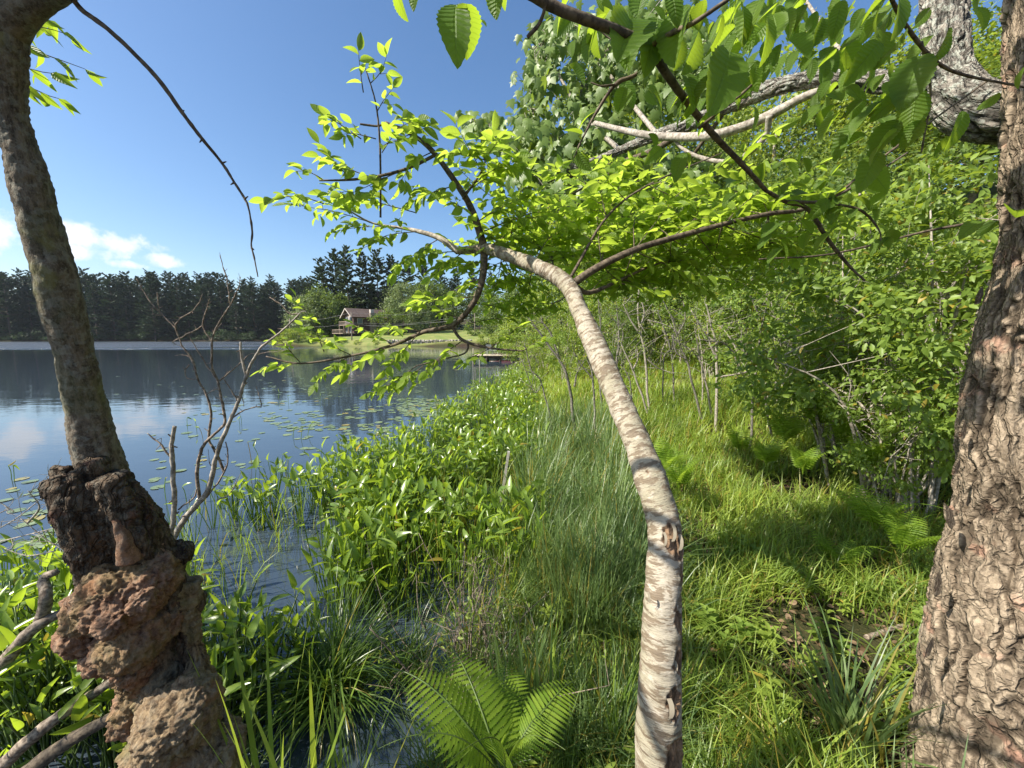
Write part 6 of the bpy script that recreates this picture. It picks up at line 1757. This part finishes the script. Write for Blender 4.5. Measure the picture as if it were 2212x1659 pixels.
def build_grass():
    # general cover, stuff
    def field(n, xr, yr, hfun, wid, mat, name, label, cond, seg=3, bend=1.2, patch=(1.4, -.2), tries=3):
        x = rng.uniform(*xr, n * tries); y = yr[0] * np.exp(rng.random(n * tries) * math.log(yr[1] / yr[0])) if yr[0] > 0 else rng.uniform(*yr, n * tries)
        k_ = (x > xs(y) - .05) & cond(x, y)
        px, py, d = proj(np.stack([x, y, 0 * x + .5], 1)); k_ &= (d > .2) & (px > -100) & (px < 2400) & (py < 2300)
        nz = vnoise(np.stack([x * patch[0], y * patch[0], 0 * x + hash(name) % 7], 1)); k_ &= nz > patch[1] + rng.normal(0, .15, len(x))
        x, y, nz = x[k_][:n], y[k_][:n], nz[k_][:n]; m_ = len(x)
        z = ground_z(x, y) + .0
        b = np.stack([x, y, z - .04], 1); az = rng.normal(-.3, 2.0, m_)
        g = G(); blades(g, b, hfun(x, y) * rng.uniform(.5, 1.15, m_) * (1 + .35 * nz), az, bend * rng.uniform(.2, 1.4, m_), wid(y), rng.uniform(0, .5, m_), seg)
        tag(g.build(name, M[mat], kind='stuff'), label, 'grass')
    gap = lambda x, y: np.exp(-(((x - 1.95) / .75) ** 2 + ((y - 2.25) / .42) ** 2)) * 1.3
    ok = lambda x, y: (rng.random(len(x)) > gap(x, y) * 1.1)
    wd = lambda y: .0042 + .0013 * y
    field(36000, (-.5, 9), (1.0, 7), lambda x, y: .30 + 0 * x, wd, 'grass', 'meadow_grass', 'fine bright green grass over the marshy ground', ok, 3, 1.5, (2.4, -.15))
    field(15000, (-.5, 9), (1.0, 7), lambda x, y: .44 + 0 * x, wd, 'grass_lime', 'lime_grass', 'lighter yellow green grass in patches', lambda x, y: ok(x, y) & (x > .55 * y - .3), 3, 1.9, (1.9, .1))
    field(52000, (-1, 24), (6, 30), lambda x, y: .42 + .006 * y, lambda y: .006 + .0018 * y, 'grass_lime', 'far_meadow_grass', 'light green meadow grass rising to the right bank', lambda x, y: rng.random(len(x)) < .9, 2, 1.1, (.6, -.6))
    field(30000, (-1, 20), (5, 24), lambda x, y: .55 + 0 * x, lambda y: .004 + .0012 * y, 'grass', 'far_green_grass', 'greener taller grass in the meadow', lambda x, y: x < .75 * y + 1, 2, 1.0, (.7, -.1))
    # blue green reeds left of the trunk
    field(3600, (-.1, 2.2), (2.6, 8.5), lambda x, y: .85 + 0 * x, lambda y: .006 + .001 * y, 'grass_blue', 'blue_green_reed', 'tall blue green reeds left of the leaning trunk', lambda x, y: (x < .22 * y + .35) & (x > .02 * y), 4, .8, (2.2, -.05))
    field(7000, (-.5, 1.6), (1.5, 4.5), lambda x, y: .55 + 0 * x, lambda y: .0035 + .001 * y, 'grass_blue', 'marsh_sedge', 'mixed sedge and grass at the water edge', lambda x, y: (x < .3 * y + .3), 4, 1.0, (2, -.2))
    # countable clumps
    T = [(725, 1500, 2.15, 330, .85, 2.0, .0085, .06, 'sedge', 'large arching sedge tussock standing in the dark water', None, (0, .7)),
         (680, 1440, 2.1, 150, .62, 2.1, .008, .07, 'sedge', 'smaller arching sedge tussock just left of the large one', None, (0, .7)),
         (880, 1400, 2.3, 140, .6, 1.6, .007, .06, 'sedge', 'sedge tussock right of the large one, in shade', None, (0, .6)),
         (1130, 1560, 1.75, 50, .92, .3, .013, .05, 'grass_blue', 'upright clump of broad blue green blades in front of the twiggy bush', None, (0, .16)),
         (1200, 1500, 1.9, 50, .8, .6, .010, .07, 'grass', 'upright green clump right of the broad blue green blades', None, (0, .25)),
         (600, 1800, 1.15, 16, 1.08, .25, .016, .05, 'grass_lime', 'bright green pointed blades at the bottom edge left of the fern', None, (0, .2)),
         (670, 1790, 1.15, 12, .95, .35, .010, .05, 'grass', 'narrow blades at the bottom edge beside the fern', None, (0, .3)),
         (750, 1800, 1.15, 14, .9, .45, .009, .06, 'grass_lime', 'thin bright blades in front of the fern', None, (0, .3)),
         (1850, 1560, 1.55, 95, .78, 1.0, .011, .05, 'grass_blue', 'pale blue green clump with arching blades left of the furrowed trunk', None, (.1, .5)),
         (1760, 1640, 1.4, 50, .6, 1.3, .010, .06, 'grass_lime', 'light green arching clump at the bottom right', None, (.1, .6)),
         (1960, 1320, 2.1, 60, .45, 1.6, .007, .05, 'grass', 'arching clump beside the fallen wood near the furrowed trunk', None, (.1, .6)),
         (2130, 1790, .95, 10, .66, .35, .013, .03, 'grass_blue', 'broad pale blades in front of the furrowed trunk foot', None, (0, .25)),
         (1960, 1690, 1.2, 22, .5, .6, .010, .03, 'grass_blue', 'blades at the foot of the furrowed trunk', None, (0, .4)),
         (1560, 1250, 2.5, 120, .5, 1.3, .007, .08, 'grass_lime', 'bright grass clump right of the knot of the leaning trunk', None, (0, .6)),
         (1500, 1420, 1.8, 80, .5, .9, .007, .05, 'grass', 'green clump close right of the leaning trunk', None, (0, .5)),
         (1330, 1520, 1.7, 110, .7, .8, .009, .07, 'grass', 'green clump close left of the leaning trunk', None, (0, .4)),
         (1270, 1300, 2.5, 160, .85, .6, .007, .08, 'grass_blue', 'tall blue green sheaf left of the leaning trunk', None, (0, .35)),
         (1210, 1200, 2.9, 160, .85, .5, .007, .09, 'grass_blue', 'tall blue green sheaf behind the first one', None, (0, .3)),
         (1330, 1130, 3.2, 170, .9, .5, .008, .1, 'grass_blue', 'tall dark reeds behind the leaning trunk bend', None, (0, .3)),
         (1650, 1120, 3.4, 220, .5, 1.3, .009, .16, 'grass_lime', 'bright arching grass clump in the middle of the meadow', None, (0, .7)),
         (1780, 1080, 3.9, 220, .5, 1.4, .009, .16, 'grass_lime', 'bright arching grass clump before the ferns', None, (0, .7)),
         (1530, 1040, 4.2, 220, .5, 1.2, .009, .18, 'grass_lime', 'yellow green grass clump right of the leaning trunk', None, (0, .7)),
         (1900, 1000, 3.8, 200, .5, 1.3, .009, .14, 'grass', 'darker grass clump near the furrowed trunk', None, (0, .7)),
         (1420, 1000, 4.6, 200, .6, 1.0, .009, .16, 'grass', 'green grass clump just right of the trunk, mid distance', None, (0, .5)),
         (1010, 1330, 2.5, 90, .7, .8, .008, .09, 'grass', 'thin grass clump rising through the twiggy bush', None, (0, .5)),
         (1620, 1500, 1.75, 70, .42, 1.3, .006, .06, 'grass', 'fine grass clump in front of the dark gap', None, (0, .6)),
         (1560, 1650, 1.35, 90, .38, 1.2, .006, .06, 'grass_lime', 'lime grass clump at the bottom right of the leaning trunk', None, (0, .6)),
         (1860, 1690, 1.3, 80, .36, 1.2, .006, .07, 'grass_lime', 'lime grass clump at the bottom edge before the furrowed trunk', None, (0, .6))]
    for px, py, Y, n, h, bend, w, sp_, mt, lb, z, th in T:
        tussock(px, py, Y, n, h, bend, w, sp_, mt, lb, z, th)


build_grass()


def fern_frond(name, n=24, toothed=True):
    """frond mesh pieces: rachis and leaflet list, length 1 along +Y, arching"""
    t = np.linspace(0, 1, 30)
    z = .38 * np.sin(t * 1.9) - .28 * t ** 2.2; q = np.stack([0 * t, t * .95, z], 1)
    g = G(); tube(g, q, np.linspace(.008, .002, 30), 5, cap=False)
    leaf = []
    for i in range(n):
        f = .14 + .86 * (i / n); k_ = f * 29; j = int(min(k_, 28)); p = q[j] + (q[j + 1] - q[j]) * (k_ - j)
        T = unit(q[j + 1] - q[j]); L = .20 * math.sin(min(1, f * 1.25 + .12) * PI) ** .75 * (1 - f * .25) + .015
        for s_ in (-1, 1):
            d = unit(np.array([s_ * 1.0, 0, 0]) + T * .32 + np.array([0, 0, -.10])); nn = np.cross(np.array([s_, 0, 0]), T) * s_
            leaf.append((p, d, nn if nn[2] > 0 else -nn, L))
    return g, leaf


def build_ferns():
    tp = leaf_tpl(30, .125, .25, .10, .18, teeth=.30, tipsharp=.7)
    tpl_lo = leaf_tpl(7, .19, .3, .10, .2, teeth=.2, tipsharp=.8)
    me_leaf = G().add(tp[0], tp[1], tp[2]).mesh('leaflet', M['fern'])
    gr, leaflets = fern_frond('f', 29)
    me_r = gr.mesh('frond', M['stem_green'])

    def place(fr, a, b, roll=0.0):
        """frond matrix from foot a to tip b"""
        a = np.asarray(a); b = np.asarray(b); d = b - a; L = np.linalg.norm(d)
        up = np.array([0, 0, 1.0]) + rng.normal(0, .15, 3)
        return frame_matrix(a, d, up, L)
    F = [('large fern at the bottom edge, its longest frond reaching over the dark water', (1090, 1690, 1.22), [(765, 1462, 1.5), (940, 1395, 1.8), (1060, 1470, 1.75), (790, 1640, 1.12), (950, 1668, .98)], 1),
         ('bright fern beside the large one, fronds leaning to the right', (1090, 1670, 1.30), [(1215, 1510, 1.5), (1290, 1480, 1.7), (1140, 1580, 1.25), (1240, 1640, 1.15), (1110, 1430, 1.9)], 1)]
    for lb, foot, tips, _ in F:
        a = P(*foot); t = thing('fern', (a[0], a[1], a[2]), lb, 'fern', 'ferns')
        for tp_ in tips:
            Mx = place(None, a, P(*tp_)); Mx2 = Matrix.Translation(-t.location) @ Mx
            fo = obj('frond', me_r, t, M=Mx2, local=True)
            for p, d, n, L in leaflets: obj('leaflet', me_leaf, fo, M=frame_matrix(p, d, n, L * rng.uniform(.95, 1.05)), local=True)
    low = G(); rr = fern_frond('f', 18)[1]
    gr2 = fern_frond('f', 18)[0]; gr2_m = gr2
    scatter(gr2, tpl_lo, np.array([p for p, d, n, L in rr]), np.array([d for p, d, n, L in rr]), np.array([n for p, d, n, L in rr]), np.array([L for p, d, n, L in rr]), rng.random(len(rr)))
    me_low = gr2.mesh('frond', M['fern'])
    FM = [(1700, 900, 5.0, .75, 'fern at the left end of the fern bank under the brown sapling'), (1770, 870, 5.1, .85, 'fern in the middle of the fern bank'), (1830, 900, 4.7, .75, 'fern at the right end of the fern bank'), (1660, 950, 4.9, .6, 'low fern in front of the brown sapling foot'),
          (1440, 960, 4.2, .6, 'fern just right of the leaning trunk'), (1470, 985, 3.9, .5, 'small fern beside the one right of the leaning trunk'), (1900, 1060, 3.1, .55, 'dark fern near the furrowed trunk'), (1960, 1100, 2.8, .5, 'fern half hidden by the furrowed trunk'), (1870, 950, 4.1, .6, 'fern between the fern bank and the furrowed trunk'),
          (1740, 960, 4.3, .55, 'low fern below the fern bank'), (1600, 930, 6.0, .7, 'far fern left of the fern bank'), (1240, 1560, 1.7, .34, 'small upright fern behind the bright one'), (1080, 1510, 1.95, .3, 'small shaded fern behind the large one'), (1820, 1150, 3.0, .5, 'fern in the shade left of the furrowed trunk')]
    for px, py, Y, L, lb in FM:
        q = P(px, py, Y); z0 = float(ground_z(q[0], q[1])); t = thing('fern', (q[0], q[1], max(z0, q[2] - .35)), lb, 'fern', 'ferns')
        for k_ in range(9):
            a = k_ * 2 * PI / 9 + rng.normal(0, .2); d = np.array([math.cos(a), math.sin(a), rng.uniform(.4, 1.0)])
            obj('frond', me_low, t, M=frame_matrix((0, 0, 0), d, (0, 0, 1.0), L * rng.uniform(.75, 1.1) / 1.0), local=True)


build_ferns()


def build_undergrowth():
    # twiggy half bare bush between the tussock and the blue green blades
    b = P(1010, 1400, 2.15); b[2] = -.02
    t = thing('twiggy_bush', b, 'half bare twiggy bush with small leaves standing in the shallow water beside the large tussock', 'bush')
    r = np.random.default_rng(77); LV = Leaves(); tw = G()
    for i in range(34):
        a = r.uniform(0, 6.28); s0 = b + np.array([math.cos(a) * r.uniform(.02, .25), math.sin(a) * .2, 0]); e = s0 + np.array([r.normal(0, .26), r.normal(0, .2), r.uniform(.45, .95)])
        q, r_ = spline([s0, (s0 + e) / 2 + r.normal(0, .06, 3), e], 16, [.006, .004, .0015])
        if i < 14: g = G(); tube(g, q, r_, 6); g.build('stem', M['twig_dead'], t)
        else: tube(tw, q, r_, 4, cap=False)
        for j in range(9):
            k_ = r.integers(4, 16); d = unit(r.normal(0, 1, 3) + (0, 0, .5)); L = r.uniform(.05, .2)
            tube(tw, [q[k_], q[k_] + d * L * .5 + r.normal(0, .01, 3), q[k_] + d * L], [.002, .0015, .0008], 3, cap=False)
            if r.random() < .55:
                for m_ in range(3): LV.add(q[k_] + d * L * r.uniform(.4, 1), d + r.normal(0, .5, 3), r.normal(0, .5, 3) + (0, 0, 1), r.uniform(.02, .04))
    tw.build('twigs', M['twig_dead'], t, kind='stuff')
    LV.emit(t, [leaf_tpl(3, .4, .5, .2, .1)], M['leaf_bright'], limit=120)
    # small broadleaf herbs on the ground
    tp = [leaf_tpl(4, .5, .4, .25, .2), leaf_tpl(4, .36, .4, .3, .3)]
    protos = []
    for v in range(4):
        g = G(); n = 16; z = np.linspace(.05, .3, n); a = np.arange(n) * 2.4
        tube(g, [(0, 0, -.03), (.01, 0, .15), (0, .01, .3)], .003, 4)
        scatter(g, tp[v % 2], np.stack([0 * z, 0 * z, z], 1), np.stack([np.cos(a), np.sin(a), .5 + 0 * a], 1), np.stack([-.4 * np.cos(a), -.4 * np.sin(a), 1 + 0 * a], 1), (.05 + .07 * np.sin(np.linspace(.5, 2.9, n))) * (1 + .3 * v / 4), r.random(n))
        protos.append(g.mesh('herb', M['leaf_bright'] if v % 2 else M['leaf_shrub']))
    k_ = 0; tries = 0
    while k_ < 95 and tries < 3000:
        tries += 1
        px = r.uniform(900, 2050); py = r.uniform(1150, 1680); Y = r.uniform(1.2, 3.2); q = P(px, py, Y); z0 = float(ground_z(q[0], q[1]))
        if abs(q[2] - z0) > .25 or q[0] < xs(q[1]): continue
        o = obj('herb', protos[k_ % 4]); o.location = (q[0], q[1], z0); o.rotation_euler = (r.normal(0, .15), r.normal(0, .15), r.uniform(0, 6)); s = r.uniform(.35, .85); o.scale = (s, s, s)
        tag(o, 'small broad leaved herb growing ' + ('left of the leaning trunk' if px < 1400 else 'in the dark soil gap left of the furrowed trunk' if py < 1500 else 'in the grass at the bottom right'), 'herb', 'herbs ' + ('left of the leaning trunk' if px < 1400 else 'in the shade gap' if py < 1500 else 'at the bottom right')); k_ += 1
    # fallen wood in the dark gap beside the furrowed trunk
    for pts, w, lb, mt in [([(1800, 1420, 1.75), (1860, 1380, 1.85), (1930, 1340, 1.95), (1990, 1290, 2.1)], 30, 'dark rotting log on the ground left of the furrowed trunk', 'bark_old'), ([(1880, 1300, 2.3), (1960, 1270, 2.4), (2030, 1262, 2.4)], 14, 'reddish fallen stick behind the log', 'twig_dead')]:
        q, r_ = spline(PP(pts), 40, np.linspace(w, w * .7, len(pts)) / F_PX * 2 / 2)
        for i_ in range(40):
            if w > 10: q[i_][2] = float(ground_z(q[i_][0], q[i_][1])) + r_[i_] * .8
        g = G(); tube(g, q, r_, 14, disp=lambda U, W, D: .004 * fbm(W * 30, 3)); tag(g.build('fallen_log', M[mt]), lb, 'log', 'fallen wood at the right')
    # leaf litter
    n = 15000; x = r.uniform(-.3, 8, n); y = r.uniform(.9, 11, n); k = (x > xs(y) + .1); x, y = x[k], y[k]; n = len(x)
    g = G(); scatter(g, leaf_tpl(3, .6, .45, .3, .2), np.stack([x, y, ground_z(x, y) + .03], 1), r.normal(0, 1, (n, 3)) * (1, 1, .2), r.normal(0, .35, (n, 3)) + (0, 0, 1), r.uniform(.03, .07, n), r.random(n))
    tag(g.build('leaf_litter', leaf_mat('dry_brown_leaf', (.12, .075, .04), (.30, .21, .13), (.2, .1, .04), .15, .7, .2), kind='stuff'), 'dry brown leaf litter on the ground and the right bank', 'leaf litter')


build_undergrowth()


# ------------------------------------------------------------------ labels that single out repeats
def nth(i):
    w = ['', 'first', 'second', 'third', 'fourth', 'fifth', 'sixth', 'seventh', 'eighth', 'ninth', 'tenth']
    if i <= 10: return w[i]
    return str(i) + ('th' if 10 < i % 100 < 14 else {1: 'st', 2: 'nd', 3: 'rd'}.get(i % 10, 'th'))


LAND = {'the reddish burl': (265, 1300), 'the old bark shell of the burled tree': (180, 1080), 'the foot of the leafless shrub': (380, 1150), 'the broken stub of the leafless shrub': (370, 980), 'the bleached brush': (60, 1130), 'the fallen branches at the lower left': (60, 1480),
        'the large arching tussock': (765, 1330), 'the twiggy bush': (1000, 1260), 'the leaning grey stake': (1090, 1050), 'the foot of the grey leaning sapling': (1245, 860), 'the dock': (1060, 775), 'the end of the lowest lime green branch': (600, 790), 'the hanging tip of the lime green spray': (850, 850),
        'the tall blue green sheaf': (1270, 1200), 'the knot of the leaning trunk': (1440, 1160), 'the broad blue green blades': (1120, 1420), 'the large fern': (950, 1560), 'the foot of the leaning trunk': (1415, 1600), 'the foot of the furrowed trunk': (1960, 1560), 'the dark rotting log': (1890, 1370), 'the middle of the furrowed trunk': (2060, 1000)}


def relabel():
    bpy.context.view_layer.update()
    things = [o for o in COL.objects if o.get('category')]
    for pre, base, fmt in [('arrowleaf_plant', None, '{n} closest arrow leaved plant to {l}'), ('lily_pad', None, '{n} closest lily pad to {l}'), ('herb', None, '{n} closest broad leaved herb to {l}'), ('water_shoot', None, '{n} closest lone water shoot to {l}')]:
        by = {}
        for o in things:
            if o.name.split('.')[0] == pre:
                px, py, _ = proj(np.array(o.location) + (0, 0, .3 if pre == 'arrowleaf_plant' else 0.02))
                l = min(LAND, key=lambda k: (LAND[k][0] - px) ** 2 + (LAND[k][1] - py) ** 2)
                by.setdefault(l, []).append(((LAND[l][0] - px) ** 2 + (LAND[l][1] - py) ** 2, o))
        for l, lst in by.items():
            for i, (_, o) in enumerate(sorted(lst, key=lambda t: t[0])):
                o['label'] = fmt.format(n=nth(i + 1), l=l)
    for gname, fmt in [('front row of pines on the far shore', '{n} dark pine from the left in the front row on the far shore'), ('second row of pines on the far shore', '{n} dark pine from the left in the second row on the far shore'),
                       ('third row of pines on the far shore', '{n} dark pine from the left in the third row on the far shore'), ('back row of pines on the far shore', '{n} pine top from the left in the back row on the far shore'), ('bushes along the far waterline', '{n} low dark bush from the left along the far waterline')]:
        lst = sorted([o for o in things if o.get('group') == gname], key=lambda o: proj(np.array(o.location))[0])
        for i, o in enumerate(lst): o['label'] = fmt.format(n=nth(i + 1))
    for o in things:
        w = o['label'].split()
        if len(w) > 16: o['label'] = ' '.join(w[:16])


relabel()

# ------------------------------------------------------------------ summer haze over the lake
g = G(); box(g, (-120, 150, 29.0), (1000, 420, 61.5))
o = g.build('haze', None, kind='stuff', smooth=False)
hm = bpy.data.materials.new('haze_air'); hm.use_nodes = True; hm.node_tree.nodes.clear()
ho = hm.node_tree.nodes.new('ShaderNodeOutputMaterial'); hv = hm.node_tree.nodes.new('ShaderNodeVolumePrincipled')
hv.inputs['Color'].default_value = (0.80, 0.88, 1.0, 1); hv.inputs['Density'].default_value = 0.00008
hm.node_tree.links.new(hv.outputs[0], ho.inputs['Volume']); o.data.materials.append(hm)
